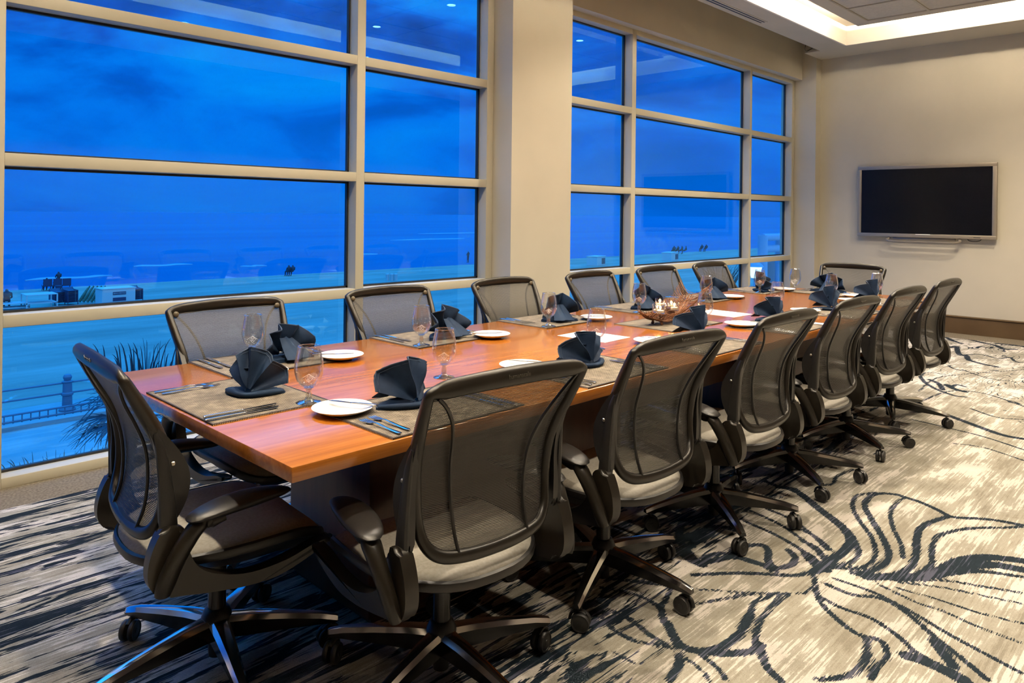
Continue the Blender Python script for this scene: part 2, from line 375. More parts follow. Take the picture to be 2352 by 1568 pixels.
# floor: border strip + patterned field carrying the traced line work
bm = nb(); box(bm, X0, XF, YB, 4.36, -.12, 0); struct('floor', bm, border)
SEGS = []
def crv(ox, oy, s, pts, w=.018):
    P = catmull([onz(ox + x / s, oy + y / s) for x, y in pts], 6)
    for a, b_ in zip(P, P[1:]): SEGS.append((a.x, a.y, b_.x, b_.y, w))
A_ = (1380, 1080, 2.42)
for w, pts in [(.026, [(1190,570),(1290,500),(1370,440),(1390,400),(1360,340),(1290,280),(1200,210),(1100,130),(1020,100)]),
    (.014, [(1270,545),(1370,525),(1425,490),(1430,440),(1390,360),(1330,300),(1250,240),(1130,160)]),
    (.013, [(1290,550),(1440,550),(1510,510),(1525,450),(1500,370),(1440,290),(1400,210),(1420,150),(1480,135),(1530,130)]),
    (.017, [(1400,580),(1520,560),(1590,510),(1600,460),(1560,370),(1500,270),(1465,200),(1500,150),(1560,135),(1640,140),(1690,155),(1780,185),(1880,230),(1950,265),(2100,275),(2200,285),(2340,310)]),
    (.012, [(1690,155),(1640,190),(1610,250),(1630,340),(1670,420),(1680,495)]),
    (.018, [(1580,600),(1700,560),(1750,490),(1755,400),(1770,340),(1820,300),(1940,260)]),
    (.014, [(1720,600),(1830,540),(1840,470),(1850,400),(1900,360),(2050,330),(2250,325),(2345,320)]),
    (.032, [(1480,600),(1600,600),(1750,600),(1900,560),(2000,510),(2150,490),(2345,510)]), (.034, [(1850,590),(2000,550),(2150,530),(2345,560)]),
    (.016, [(1700,610),(1900,590),(2100,570),(2345,600)]),
    (.011, [(1630,620),(1900,620),(2100,650),(2345,690)]), (.009, [(1650,630),(1900,660),(2150,710),(2345,750)]),
    (.009, [(1640,660),(1850,720),(2100,800),(2345,860)]), (.009, [(1540,640),(1750,740),(1900,790),(2100,880),(2345,970)]),
    (.011, [(1300,610),(1500,680),(1700,780),(1900,900),(2100,1010),(2345,1140)]),
    (.013, [(1250,640),(1400,700),(1560,720),(1700,800),(1850,930),(2000,1050),(2150,1175)]),
    (.013, [(1190,590),(1190,640),(1220,740),(1330,850),(1430,920),(1560,960),(1590,1050),(1540,1090),(1500,1170)]),
    (.012, [(1200,700),(1330,770),(1500,830),(1650,930),(1750,1020),(1900,1100),(2000,1175)]),
    (.030, [(1700,1040),(1800,1070),(1950,1140),(2020,1180)]), (.022, [(1850,960),(1900,1020),(1960,1100)]), (.014, [(1480,940),(1470,1060),(1380,1150),(1200,1175)]),
    (.015, [(510,590),(700,580),(850,580),(1000,590),(1100,590),(1190,560)]),
    (.022, [(960,560),(860,520),(730,490),(560,520),(500,480),(440,390),(450,300),(520,270),(600,250)]),
    (.018, [(560,500),(640,470),(720,470),(760,440),(880,420),(930,450),(930,510),(980,550),(1060,530),(1080,490),(1040,450)]),
    (.022, [(500,430),(560,350),(650,320),(750,340)]), (.02, [(730,490),(740,440),(800,420)]), (.03, [(430,450),(500,500),(560,530)]),
    (.009, [(530,670),(700,680),(850,690),(1000,690),(1130,690),(1170,660)]), (.011, [(530,750),(700,720),(850,690)]),
    (.013, [(770,890),(830,800),(850,750),(900,720),(980,690)]), (.013, [(860,1000),(860,930),(900,820),(990,730),(1050,700)]),
    (.020, [(370,860),(430,970),(520,1010),(640,1000),(760,930),(830,810)]), (.02, [(520,1010),(700,1030),(850,1010),(890,980)]),
    (.016, [(890,1000),(920,1100),(1000,1180)]), (.018, [(440,1040),(430,1100),(380,1175)]), (.009, [(440,1030),(560,1120),(600,1180)]),
    (.010, [(560,1040),(650,1110),(700,1180)]), (.012, [(0,820),(80,900),(200,960),(330,980),(420,1000)]),
    (.013, [(0,770),(150,830),(280,930),(350,970)]), (.008, [(60,1010),(190,1080),(260,1060),(350,1000)]),
    (.016, [(0,600),(150,620),(330,640),(400,640)]), (.012, [(0,660),(120,680),(250,720),(330,760),(400,650)]), (.016, [(330,760),(350,850)]),
    (.013, [(800,290),(960,360),(1100,440),(1200,520)]), (.012, [(830,230),(1000,310),(1130,400),(1230,480)]), (.012, [(900,210),(1060,280),(1180,370),(1260,450)]),
    (.012, [(1100,330),(1200,380),(1280,450)]), (.016, [(1120,400),(1200,440),(1240,500)]), (.03, [(1150,480),(1200,530),(1250,560)]),
    (.012, [(1220,90),(1290,80),(1310,40),(1400,0)]), (.02, [(900,60),(1000,100),(1080,110)])]:
    crv(*A_, pts, w)
B_ = (2040, 640, 7.538)
for w, pts in [(.03, [(1070,1200),(1180,1180),(1200,1260),(1250,1330),(1350,1340),(1390,1410),(1500,1450),(1700,1500),(1870,1530)]),
    (.035, [(1150,1020),(1400,1060),(1650,1120),(1850,1160),(2000,1220),(2200,1230)]), (.02, [(970,1000),(1100,1080),(1300,1130)]),
    (.016, [(1250,1330),(1600,1320),(1900,1390),(2100,1370),(2200,1440),(2345,1460)]), (.02, [(1530,1210),(1600,1180),(1750,1210),(1800,1190)]),
    (.04, [(1900,1130),(2100,1150),(2345,1180)])]: crv(*B_, pts, w)
C_ = (1960, 630, 4.238)
for w, pts in [(.02, [(650,1000),(700,1060),(800,1120),(900,1160),(1000,1190),(1090,1200)]), (.025, [(740,1030),(830,1070),(870,1130)]),
    (.03, [(910,1080),(980,1120),(1090,1150)]), (.014, [(930,900),(1000,930),(1090,940)]), (.02, [(890,610),(960,640),(1050,680)]),
    (.012, [(650,1000),(720,960),(900,980)]), (.02, [(960,1100),(1010,1080),(1090,1100)])]: crv(*C_, pts, w)
D_ = (0, 0, 1)
for w, pts in [(.012, [(2100,930),(2180,900),(2260,905),(2352,935)]), (.012, [(2095,965),(2180,985),(2260,1005),(2352,1035)]), (.03, [(2150,945),(2230,975),(2300,1000),(2352,1010)]),
    (.01, [(2210,850),(2270,870),(2352,880)]), (.01, [(2190,1020),(2260,1030),(2352,1060)]), (.012, [(2230,940),(2290,960),(2352,965)]), (.01, [(2110,900),(2150,870),(2220,860),(2352,850)])]: crv(*D_, pts, w)
FX0, FX1, FY0, FY1 = -1.6, 9.39, -1.4, 3.905
st = .016
nx, ny = int((FX1 - FX0) / st), int((FY1 - FY0) / st)
gx = np.linspace(FX0, FX1, nx + 1); gy = np.linspace(FY0, FY1, ny + 1)
GX, GY = np.meshgrid(gx, gy); inkf = np.full(GX.shape, .2)
for ax, ay, bx_, by_, w in SEGS:
    w *= .85
    i0, i1 = np.searchsorted(gx, (min(ax, bx_) - .15, max(ax, bx_) + .15)); j0, j1 = np.searchsorted(gy, (min(ay, by_) - .15, max(ay, by_) + .15))
    if i0 >= i1 or j0 >= j1: continue
    x_ = GX[j0:j1, i0:i1]; y_ = GY[j0:j1, i0:i1]; dx, dy = bx_ - ax, by_ - ay; L = dx * dx + dy * dy + 1e-9
    tt = np.clip(((x_ - ax) * dx + (y_ - ay) * dy) / L, 0, 1)
    dd = np.hypot(x_ - ax - tt * dx, y_ - ay - tt * dy) - w
    inkf[j0:j1, i0:i1] = np.minimum(inkf[j0:j1, i0:i1], dd)
me = bpy.data.meshes.new('carpet')
vv = np.stack([GX, GY, np.full(GX.shape, .006)], -1).reshape(-1, 3)
idx = np.arange((nx + 1) * (ny + 1)).reshape(ny + 1, nx + 1)
q = np.stack([idx[:-1, :-1], idx[:-1, 1:], idx[1:, 1:], idx[1:, :-1]], -1).reshape(-1, 4)
me.vertices.add(len(vv)); me.vertices.foreach_set('co', vv.ravel())
me.loops.add(q.size); me.loops.foreach_set('vertex_index', q.ravel())
me.polygons.add(len(q)); me.polygons.foreach_set('loop_start', np.arange(0, q.size, 4)); me.polygons.foreach_set('loop_total', np.full(len(q), 4))
me.update(calc_edges=True)
def attr(n, a): me.attributes.new(n, 'FLOAT', 'POINT').data.foreach_set('value', a.astype(np.float32).ravel())
attr('ink', inkf)
sig = lambda z: 1 / (1 + np.exp(-z))
zebra = .85 * sig((GY - 1.22) * 9) * sig((5.5 - GX) * 3) * sig((GX - 1.2) * 6) + sig((2.15 - GX - .35 * (2.2 - GY)) * 6) * sig((GY - .9 ) * 5) + .9 * sig((GY - 1.75) * 9) * sig((6.0 - GX) * 3)
attr('zebra', np.clip(zebra, 0, 1))
freef = 1 - sig((GX - 1.25) * 8) * sig((1.55 - GY) * 14) * sig((4.9 - GX) * 5) * .93
attr('free', np.clip(freef - zebra * .6, 0, 1))
me.materials.append(carpet)
cp = bpy.data.objects.new('carpet', me); COL.objects.link(cp)
tag(cp, 'beige and navy patterned carpet with brush-stroke swirls covering the floor', 'carpet')

# walls
bxo('wall_far', (XF, XF + .15, YB - .1, 4.4, 0, 3.9), wallm)
darkwallm = noisy(mat('unseen_wall_darkened', rough=.6), (.035, .024, .016), (.05, .034, .022), 3, 4, (1, 1, .1))  # unseen walls given a dark colour to weaken their reflection in the panes
bxo('wall_back', (X0 - .15, X0, YB - .1, 4.4, 0, 3.9), darkwallm)
bxo('wall_right', (X0 - .15, XF + .15, YB - .15, YB, 0, 3.9), darkwallm)
WX0 = -2.0
bm = nb()
box(bm, X0 - .15, WX0, YW, 4.4, 0, 3.9)                       # before the first window
box(bm, WX0, 9.69, YW + .01, 4.4, 3.185, 3.9)                 # above the windows
struct('wall_window', bm, wallm)
bxo('wall_column', (4.08, 4.80, 4.007, 4.395, 0, 3.9), wallm)
bxo('wall_corner_pier', (9.70, XF, 3.93, 4.4, 0, 3.9), wallm)
bxo('trim_1', (WX0, 4.075, 4.112, YW + .02, 3.165, 3.75), wallm, label='boxed valance above the left window')
bxo('trim_2', (4.805, 9.69, 4.112, YW + .02, 3.165, 3.75), wallm, label='boxed valance above the right window')
# baseboards
bm = nb(); box(bm, XF - .022, XF, YB, 3.93, 0, .19); sweep(bm, [(XF - .018, YB, .197), (XF - .018, 3.93, .197)], (.012, .017), 10)
struct('baseboard_far', bm, basem)
bm = nb(); box(bm, X0, XF, YB, YB + .02, 0, .2); struct('baseboard_right', bm, basem)

# windows: mullions at fixed places, all rails at the same heights
def window(name, xs, ends, label):
    root = bpy.data.objects.new(name, None); COL.objects.link(root); tag(root, label, None, kind='structure')
    x0, x1 = xs[0][0], xs[-1][1]
    bm = nb()
    for a, b_ in xs: box(bm, a, b_, YW, YG + .03, 0, 3.185, bev=.002)
    for k in range(len(xs) - 1):
        a, b_ = xs[k][1], xs[k + 1][0]
        for z0, z1 in ((0, .0505), (.773, .833), (1.553, 1.614), (2.338, 2.40), (3.117, 3.185)):
            box(bm, a, b_, YW, YG + .03, z0, z1, bev=.002)
    obj('window_frame', bm, framem, root, ang=30)
    gk = nb()
    for k in range(len(xs) - 1):
        a, b_ = xs[k][1], xs[k + 1][0]
        for z0, z1 in ((.0505, .773), (.833, 1.553), (1.614, 2.338), (2.40, 3.117)):
            g = .013
            for dims in ((a, b_, z0, z0 + g), (a, b_, z1 - g, z1), (a, a + g, z0, z1), (b_ - g, b_, z0, z1)):
                box(gk, dims[0], dims[1], YG - .012, YG + .012, dims[2], dims[3])
            p = nb(); box(p, a + .006, b_ - .006, YG - .0005, YG + .0005, z0 + .006, z1 - .006)
            # a pane is one sheet: keep only the room-side face
            for f in list(p.faces):
                if abs(f.normal.y) < .5 or f.calc_center_median().y > YG: p.faces.remove(f)
            obj('window_pane', p, panem, root, smooth=False)
    obj('window_gasket', gk, gasketm, root, smooth=False)
window('window_1', [(WX0, WX0 + .05), (-.59, -.53), (.755, .820), (2.802, 2.867), (4.008, 4.075)], None, 'left window bank looking over the beach')
window('window_2', [(4.805, 4.87), (5.963, 6.03), (8.424, 8.474), (9.615, 9.69)], None, 'right window bank between the column and the far wall')

# ceiling: soffit ring, light cove, dropped tile panel
FY_L, FY_H, FX_L, FX_H = .75, 3.377, -1.6, 9.209
bm = nb()
box(bm, X0, XF, FY_H, 3.73, ZC, ZC + .02); box(bm, X0, XF, YB, FY_L, ZC, ZC + .02)
box(bm, FX_H, XF, FY_L, FY_H, ZC, ZC + .02); box(bm, X0, FX_L, FY_L, FY_H, ZC, ZC + .02)
box(bm, 9.32, XF, 3.73, 3.93, ZC, ZC + .02)
box(bm, X0, XF, 3.71, 3.73, ZC + .02, 3.8)
struct('ceiling', bm, ceilm)
bm = nb()
for dims in ((FX_L, FX_H, FY_H - .004, FY_H + .018), (FX_L, FX_H, FY_L - .018, FY_L + .004), (FX_H - .004, FX_H + .018, FY_L, FY_H), (FX_L - .018, FX_L + .004, FY_L, FY_H)):
    box(bm, *dims, ZC - .003, 3.66)
box(bm, FX_L - .02, FX_H + .02, FY_L - .02, FY_H + .02, 3.66, 3.68)
struct('trim_3', bm, covem, label='light cove around the ceiling panel')
bxo('ceiling_deck', (X0, XF, 3.73, 4.3, 3.8, 3.82), ceilm)
CX0, CX1, CY0, CY1, CZ = -1.03, 8.64, 1.03, 3.04, 3.50
bm = nb(); bw = .15
for dims in ((CX0, CX1, CY0, CY0 + bw), (CX0, CX1, CY1 - bw, CY1), (CX0, CX0 + bw, CY0 + bw, CY1 - bw), (CX1 - bw, CX1, CY0 + bw, CY1 - bw)):
    box(bm, *dims, CZ, CZ + .07)
struct('ceiling_panel_border', bm, ceilm)
bxo('ceiling_tiles', (CX0 + bw, CX1 - bw, CY0 + bw, CY1 - bw, CZ + .012, CZ + .05), tilem)
bm = nb(); x = CX1 - bw
while x > CX0 + bw: box(bm, x - .012, x + .012, CY0 + bw, CY1 - bw, CZ + .002, CZ + .012); x -= .61
y = CY1 - bw
while y > CY0 + bw: box(bm, CX0 + bw, CX1 - bw, y - .012, y + .012, CZ + .0025, CZ + .0115); y -= .61
struct('trim_4', bm, gridm, label='metal grid of the ceiling tiles')
# cove lamps lie on the hidden edge of the tile panel
bm = nb()
for dims in ((CX0, CX1, CY1 - .09, CY1 - .01), (CX1 - .09, CX1 - .01, CY0 + .1, CY1 - .1), (CX0 + .01, CX0 + .09, CY0 + .1, CY1 - .1)):
    box(bm, *dims, CZ + .07, CZ + .1)
o = obj('cove_light', bm, covelight, smooth=False); tag(o, 'warm strip lamp glowing in the ceiling cove, along the window side and ends', 'light')
bm = nb(); box(bm, CX0, CX1, CY0 + .01, CY0 + .09, CZ + .07, CZ + .1)
o = obj('cove_light', bm, emis('cove_lamp_long', (1, .86, .66), COVE_E * 16), smooth=False); tag(o, 'warm strip lamp in the ceiling cove on the carpet side', 'light')
# slot diffuser in the soffit
bm = nb(); box(bm, 3.2, 7.55, 3.585, 3.675, ZC - .004, ZC + .004); th = thing('air_diffuser', 'long twin-slot air diffuser in the soffit above the right window', 'vent', (0, 0, 0))
obj('vent_frame', bm, ceilm, th, smooth=False)
for yy in (3.605, 3.642):
    bm = nb(); box(bm, 3.22, 7.53, yy, yy + .016, ZC - .006, ZC - .003); obj('vent_slot', bm, gasketm, th, smooth=False)
# loose cable loop in the shade pocket
bm = nb(); P = [onY(x_, y_, 3.86) for x_, y_ in [(1852, 100), (1849, 110), (1853, 117), (1860, 114), (1870, 108), (1876, 104)]]
sweep(bm, P, .006, 6, sub=4); tag(obj('cable', bm, capm), 'loose cable loop hanging in the shade pocket by the corner', 'cable')

# downlights
def spot(loc, energy, size=2.0, blend=.6, tilt=None):
    l = bpy.data.lights.new('downlight_beam', 'SPOT'); l.energy = energy; l.spot_size = size; l.spot_blend = blend
    l.shadow_soft_size = .05; l.color = (1, .86, .67); o_ = bpy.data.objects.new('downlight_beam', l); COL.objects.link(o_); o_.location = loc; return o_
DLP = [(x_, y_, CZ) for x_ in (.8, 2.9, 5.0, 7.1) for y_ in (1.5, 2.82)] + [(8.25, 1.2, CZ)] + [(x_, .25, ZC) for x_ in (.9, 3.3, 5.7, 8.1)]  # the lone far-end panel lamp is added, unseen, to brighten the far wall
bm = nb(); lathe(bm, [(.045, 0), (.075, -.004), (.078, .0), (.07, .004), (.045, .004)], 28); 
first = None
for i, (x_, y_, z_) in enumerate(DLP):
    where = 'tile panel' if i < 9 else 'soffit'
    if i == 8: lab = 'added unseen downlight at the far end of the tile panel, brightening the television wall'
    elif i < 8: lab = f'{ORD[i // 2] if i // 2 else "nearest"} round downlight of the {("carpet-side", "window-side")[i % 2]} row in the tile panel'
    else: lab = f'{ORD[i - 9]} round downlight in the carpet-side soffit'
    th = thing('downlight', lab, 'light', (x_, y_, z_), 0, f'downlights in the {where}')
    if not first:
        r_ = obj('trim_ring', bm, ceilm, th); bm2 = nb(); lathe(bm2, [(.0001, -.001), (.045, -.001), (.045, .004)], 28, cap=False); l_ = obj('lens', bm2, dlm, th); first = (r_, l_)
    else:
        for c_ in first:
            n_ = c_.copy(); COL.objects.link(n_); n_.parent = th
    e = 225 if i < 9 else 185
    s_ = spot((0, 0, -.02), e, 2.25, .7); s_.parent = th

# ------------------------------------------------------------------ television
th = thing('television', 'wall-mounted flat television with champagne bezel and black screen', 'television', (XF, 2.668, 1.55))
bm = nb(); w, h, d_ = .755, .44, .075
for dims in ((-w, w, h - .045, h), (-w, w, -h, -h + .045), (-w, -w + .045, -h + .04, h - .04), (w - .045, w, -h + .04, h - .04)):
    box(bm, -d_, -.025, dims[0], dims[1], dims[2], dims[3], bev=.006)
obj('bezel', bm, silver, th, ang=30)
bm = nb(); box(bm, -d_ + .008, -.03, -w + .03, w - .03, -h + .03, h - .03); obj('screen', bm, screenm, th, smooth=False)
bm = nb(); box(bm, -.04, 0, -.3, .3, -.25, .25); obj('wall_mount', bm, blackm, th, smooth=False)
bm = nb(); sweep(bm, [(-.05, -.385, -.45), (-.11, -.36, -.485), (-.115, 0, -.487), (-.11, .36, -.485), (-.05, .385, -.45)], (.011, .018), 10, sub=6, sq=.6)
obj('tray_bar', bm, silver, th)
bm = nb(); box(bm, -.05, -.03, -.34, .34, -.475, -.44, bev=.004); obj('tray_back', bm, silver, th)
bm = nb(); box(bm, -d_ - .002, -d_ + .001, -.08, .08, -h + .036, -h + .044); obj('badge', bm, china, th, smooth=False)
bm = nb(); box(bm, -d_ - .001, -d_ + .001, -.60, -.53, -h + .015, -h + .022); obj('model_mark', bm, blackm, th, smooth=False)
bm = nb(); sweep(bm, [(-.03, -.46, -.44), (-.03, -.48, -.462), (-.03, -.53, -.468), (-.03, -.58, -.46), (-.03, -.6, -.44)], .004, 6, sub=4); obj('cable', bm, blackm, th)

# ------------------------------------------------------------------ table
TZ = .755
TX0, TX1, TY0, TY1 = .868, 6.06, 1.555, 2.89
th = thing('conference_table', 'long cherry-wood conference table on dark pedestals', 'table', (0, 0, 0))
bm = nb(); box(bm, TX0, TX1, TY0, TY1, TZ - .038, TZ, bev=.003); obj('tabletop', bm, woodm, th, ang=30)
for a, b_ in ((1.385, 2.75), (4.2, 5.55)):
    bm = nb(); box(bm, a, b_, 1.985, 2.49, .03, TZ - .038, bev=.003); box(bm, a + .02, b_ - .02, 2.0, 2.475, .006, .03); obj('pedestal', bm, darkwood, th, ang=30)
bm = nb(); box(bm, 2.75, 4.2, 2.2, 2.27, .35, TZ - .038); obj('stretcher', bm, darkwood, th, smooth=False)

# ------------------------------------------------------------------ mesh task chair (faces +Y, origin on the floor under the column)
def text_mesh(body, size, name, ext=.0004):
    cu = bpy.data.curves.new(name, 'FONT'); cu.body = body; cu.size = size; cu.align_x = 'CENTER'; cu.align_y = 'CENTER'; cu.extrude = ext
    o_ = bpy.data.objects.new(name, cu); COL.objects.link(o_)
    bpy.context.view_layer.update()
    m_ = bpy.data.meshes.new_from_object(o_.evaluated_get(bpy.context.evaluated_depsgraph_get()))
    bpy.data.objects.remove(o_); bpy.data.curves.remove(cu); return m_
HALF = [(a_, b_ , c_ + .024) for a_, b_, c_ in [(0, -.330, .922), (.11, -.328, .920), (.205, -.322, .915), (.244, -.317, .909), (.2495, -.308, .894), (.239, -.264, .815), (.229, -.232, .755),
        (.222, -.213, .70), (.216, -.205, .63), (.210, -.208, .565), (.196, -.220, .515), (.160, -.236, .482), (.09, -.243, .468), (0, -.245, .464)]]
RH = [(.025, .012), (.024, .012), (.022, .012), (.014, .013), (.0135, .015), (.015, .019), (.016, .020), (.016, .019), (.016, .017), (.0145, .015), (.015, .015), (.017, .014), (.018, .013), (.018, .013)]
def make_chair():
    parts = []
    DZ = .024
    root = thing('task_chair', 'x', 'chair')
    # back frame: closed sweep; 'a' radius outward from the centre of the back
    full = HALF + [(-p[0], p[1], p[2]) for p in HALF[-2:0:-1]]; rr = RH + RH[-2:0:-1]
    ups = []
    for p in full:
        if abs(p[0]) < .22 and p[2] > .92: ups.append(V(0, .12, 1))
        elif abs(p[0]) < .19 and p[2] < .525: ups.append(V(0, 0, -1))
        elif p[2] > .91: ups.append(V(math.copysign(.8, p[0]), 0, .6))
        elif p[2] < .555: ups.append(V(math.copysign(.8, p[0]), 0, -.5))
        else: ups.append(V(math.copysign(1, p[0]), 0, 0))
    bm = nb(); sweep(bm, full, rr, 12, closed=True, sub=5, ups=ups); bf = obj('back_frame', bm, frm, root, ang=60); parts.append((bf, None, 0))
    tm = text_mesh('humanscale', .0155, 'raised_lettering')
    for v_ in tm.vertices:
        x_, y_ = v_.co.x, v_.co.y; hgt = .0010 if v_.co.z > 0 else 0
        v_.co = V(x_, -.3425 - hgt, .948 + y_)
    tm.materials.append(markm); to = bpy.data.objects.new('raised_lettering', tm); COL.objects.link(to); to.parent = bf
    # mesh panel
    side = catmull(HALF[3:], 6); bm = nb(); uvl = bm.loops.layers.uv.new('UVMap'); rows = []; nc = 22; arc = 0; arcs = []
    top = catmull([HALF[0], HALF[1], HALF[2], HALF[3]], 8)
    for i, p in enumerate(side):
        if i: arc += (p - side[i - 1]).length
        arcs.append(arc); row = []
        for k in range(nc + 1):
            u = 2 * k / nc - 1; x_ = p.x * u; w_ = 1 - u * u
            y_ = p.y - .014 * w_ * min(1, i / 8); z_ = p.z
            if i == 0: y_ = -.306 - .024 * w_; z_ = .925 + .022 * w_
            else:
                f_ = max(0, 1 - i / 14); z_ += .024 * w_ * f_; y_ -= .02 * w_ * f_
            row.append((bm.verts.new((x_, y_, z_)), (x_, arc)))
        rows.append(row)
    for a, b_ in zip(rows, rows[1:]):
        for k in range(nc):
            if abs(a[k][0].co.x) < 1e-5 and abs(a[k + 1][0].co.x) < 1e-5: continue
            qd = [a[k], a[k + 1], b_[k + 1], b_[k]]
            try: f = bm.faces.new([q_[0] for q_ in qd])
            except ValueError: continue
            for lp, q_ in zip(f.loops, qd): lp[uvl].uv = q_[1]
    bmesh.ops.remove_doubles(bm, verts=bm.verts, dist=1e-6)
    mp = obj('mesh_panel', bm, meshm, root); parts.append((mp, None, 0))
    # seams
    zs_ = [(a_ + .022, b_, c_) for a_, b_, c_ in [(.897, .226, -.313), (.87, .198, -.306), (.825, .167, -.286), (.77, .145, -.257), (.70, .130, -.228), (.62, .121, -.218), (.54, .116, -.224), (.485, .113, -.243)]]
    for s in (-1, 1):
        bm = nb(); sweep(bm, [(s * x_, y_ - .004, z_) for z_, x_, y_ in zs_], (.0052, .0048), 6, sub=4, up=(1, 0, 0)); parts.append((obj('seam_band', bm, blackm, root), None, 0))
        # corner cap on the front of the frame
        bm = nb(); bmesh.ops.create_uvsphere(bm, u_segments=12, v_segments=8, radius=.0125)
        bmesh.ops.transform(bm, matrix=Matrix.Translation((s * .225, -.302, .921)) @ Matrix.Diagonal((1, .6, 1, 1)), verts=bm.verts)
        parts.append((obj('corner_cap', bm, capm, root), None, 0))
        # side plate between frame and upright
        pl = catmull([(-.262, .815, 0), (-.235, .80, 0), (-.19, .745, 0), (-.160, .69, 0), (-.153, .64, 0), (-.166, .59, 0), (-.195, .545, 0), (-.222, .53, 0), (-.228, .60, 0), (-.228, .68, 0), (-.240, .75, 0)], 5, True)
        bm = nb(); x_a, x_b = (.228, .246) if s > 0 else (-.246, -.228)
        prism(bm, [(p.x, p.y) for p in pl], x_a, x_b, 'YZ'); bmesh.ops.bevel(bm, geom=[e for e in bm.edges if abs(e.verts[0].co.x - e.verts[1].co.x) < 1e-5], offset=.005, segments=2, affect='EDGES')
        sp = obj('side_plate', bm, blackm, root, ang=50); parts.append((sp, None, 0))
        bm = nb(); lathe(bm, [(.0001, .003), (.004, .0025), (.0062, 0), (.0062, -.002)], 12, cap=False, axis='X')
        if s < 0: bmesh.ops.transform(bm, matrix=Matrix.Rotation(math.pi, 4, 'Z'), verts=bm.verts)
        bmesh.ops.transform(bm, matrix=Matrix.Translation((s * .247, -.196, .70)), verts=bm.verts); obj('screw', bm, screwm, sp)
        # upright bar rising out of the socket
        bm = nb(); sweep(bm, [(s * .256, -.205, .42), (s * .254, -.206, .48), (s * .252, -.208, .56), (s * .250, -.214, .64), (s * .247, -.226, .735), (s * .244, -.240, .785)],
                         [(.024, .011), (.024, .011), (.022, .010), (.018, .009), (.013, .008), (.006, .005)], 10, sub=4, up=(0, 1, 0), sq=.75)
        parts.append((obj('back_upright', bm, blackm, root), None, 0))
        # socket / arm bracket: a leaf-shaped cup that sweeps forward under the seat
        pl = catmull([(-.228, .545, 0), (-.252, .50, 0), (-.262, .45, 0), (-.256, .41, 0), (-.228, .378, 0), (-.18, .368, 0), (-.10, .352, 0), (0, .338, 0), (.10, .343, 0), (.20, .368, 0),
                      (0, .345, 0), (-.09, .350, 0)][:9] + [(.245, .396, 0), (.19, .398, 0), (.10, .376, 0), (.0, .372, 0), (-.08, .392, 0), (-.135, .425, 0), (-.162, .475, 0), (-.170, .53, 0), (-.198, .548, 0)], 4, True)
        bm = nb(); x_a, x_b = (.238, .276) if s > 0 else (-.276, -.238)
        prism(bm, [(p.x, p.y) for p in pl], x_a, x_b, 'YZ'); bmesh.ops.bevel(bm, geom=[e for e in bm.edges if abs(e.verts[0].co.x - e.verts[1].co.x) < 1e-5], offset=.011, segments=3, affect='EDGES')
        parts.append((obj('arm_bracket', bm, frm, root, ang=55), None, 0))
        # arm
        bm = nb(); sweep(bm, [(s * .280, -.228, .388), (s * .288, -.224, .415), (s * .297, -.206, .465), (s * .304, -.180, .515), (s * .305, -.148, .552), (s * .300, -.09, .568)],
                         [(.020, .015), (.024, .018), (.023, .020), (.022, .022), (.020, .026), (.014, .026)], 12, sub=5, up=(0, 1, .3))
        am = obj('armrest', bm, frm, root); parts.append((am, None, 0))
        bm = nb(); bmesh.ops.create_uvsphere(bm, u_segments=24, v_segments=14, radius=1)
        for v_ in bm.verts:
            x_, y_, z_ = v_.co; w_ = .043 * (1 - .12 * y_)
            sx_ = math.copysign(abs(x_) ** .8, x_); v_.co = V(sx_ * w_ * 1.08, y_ * .150, (z_ if z_ < 0 else z_ * .75) * .021 - .012 * y_ * y_ + .004)
        bmesh.ops.transform(bm, matrix=Matrix.Translation((s * .288, -.035, .578)) @ Matrix.Rotation(s * .16, 4, 'Z'), verts=bm.verts)
        obj('arm_pad', bm, blackm, am)
    # seat
    def pan(zfun, k, ztop_only=False):
        bm = nb(); nr, na = 12, 48; rings = []
        for i in range(1, nr + 1):
            r_ = i / nr; ring = []
            for j in range(na):
                a = 2 * math.pi * j / na; c_, s_ = math.cos(a), math.sin(a); e = .55 if s_ > 0 else .78
                x_ = math.copysign(abs(c_) ** e, c_) * .247 * k * (1 - .05 * (s_ < 0) * abs(s_)); y_ = math.copysign(abs(s_) ** e, s_) * .262 * k
                ring.append(bm.verts.new((x_ * r_, y_ * r_ + .012, zfun(x_ * r_, y_ * r_ + .012, r_))))
            rings.append(ring)
        c0 = bm.verts.new((0, .012, zfun(0, .012, 0)))
        for j in range(na): bm.faces.new((c0, rings[0][j], rings[0][(j + 1) % na]))
        for a, b_ in zip(rings, rings[1:]):
            for j in range(na): bm.faces.new((a[j], b_[j], b_[(j + 1) % na], a[(j + 1) % na]))
        return bm, rings
    def zt(x_, y_, r_): return .446 + .10 * x_ * x_ * 2 - .6 * max(0, y_ - .12) ** 2 * 4 + .10 * max(0, -y_ - .05) ** 2 - .018 * r_ ** 10
    bm, rg = pan(zt, 1.0); bot = []
    for v_ in rg[-1]: bot.append(bm.verts.new(v_.co - V(0, 0, .022)))
    n_ = len(bot)
    for j in range(n_): bm.faces.new((rg[-1][j], bot[j], bot[(j + 1) % n_], rg[-1][(j + 1) % n_]))
    bm.faces.new(bot[::-1]); parts.append((obj('seat', bm, seatm, root, ang=70), None, 0))
    # rim around the seat and shell below
    bm = nb(); ring = []
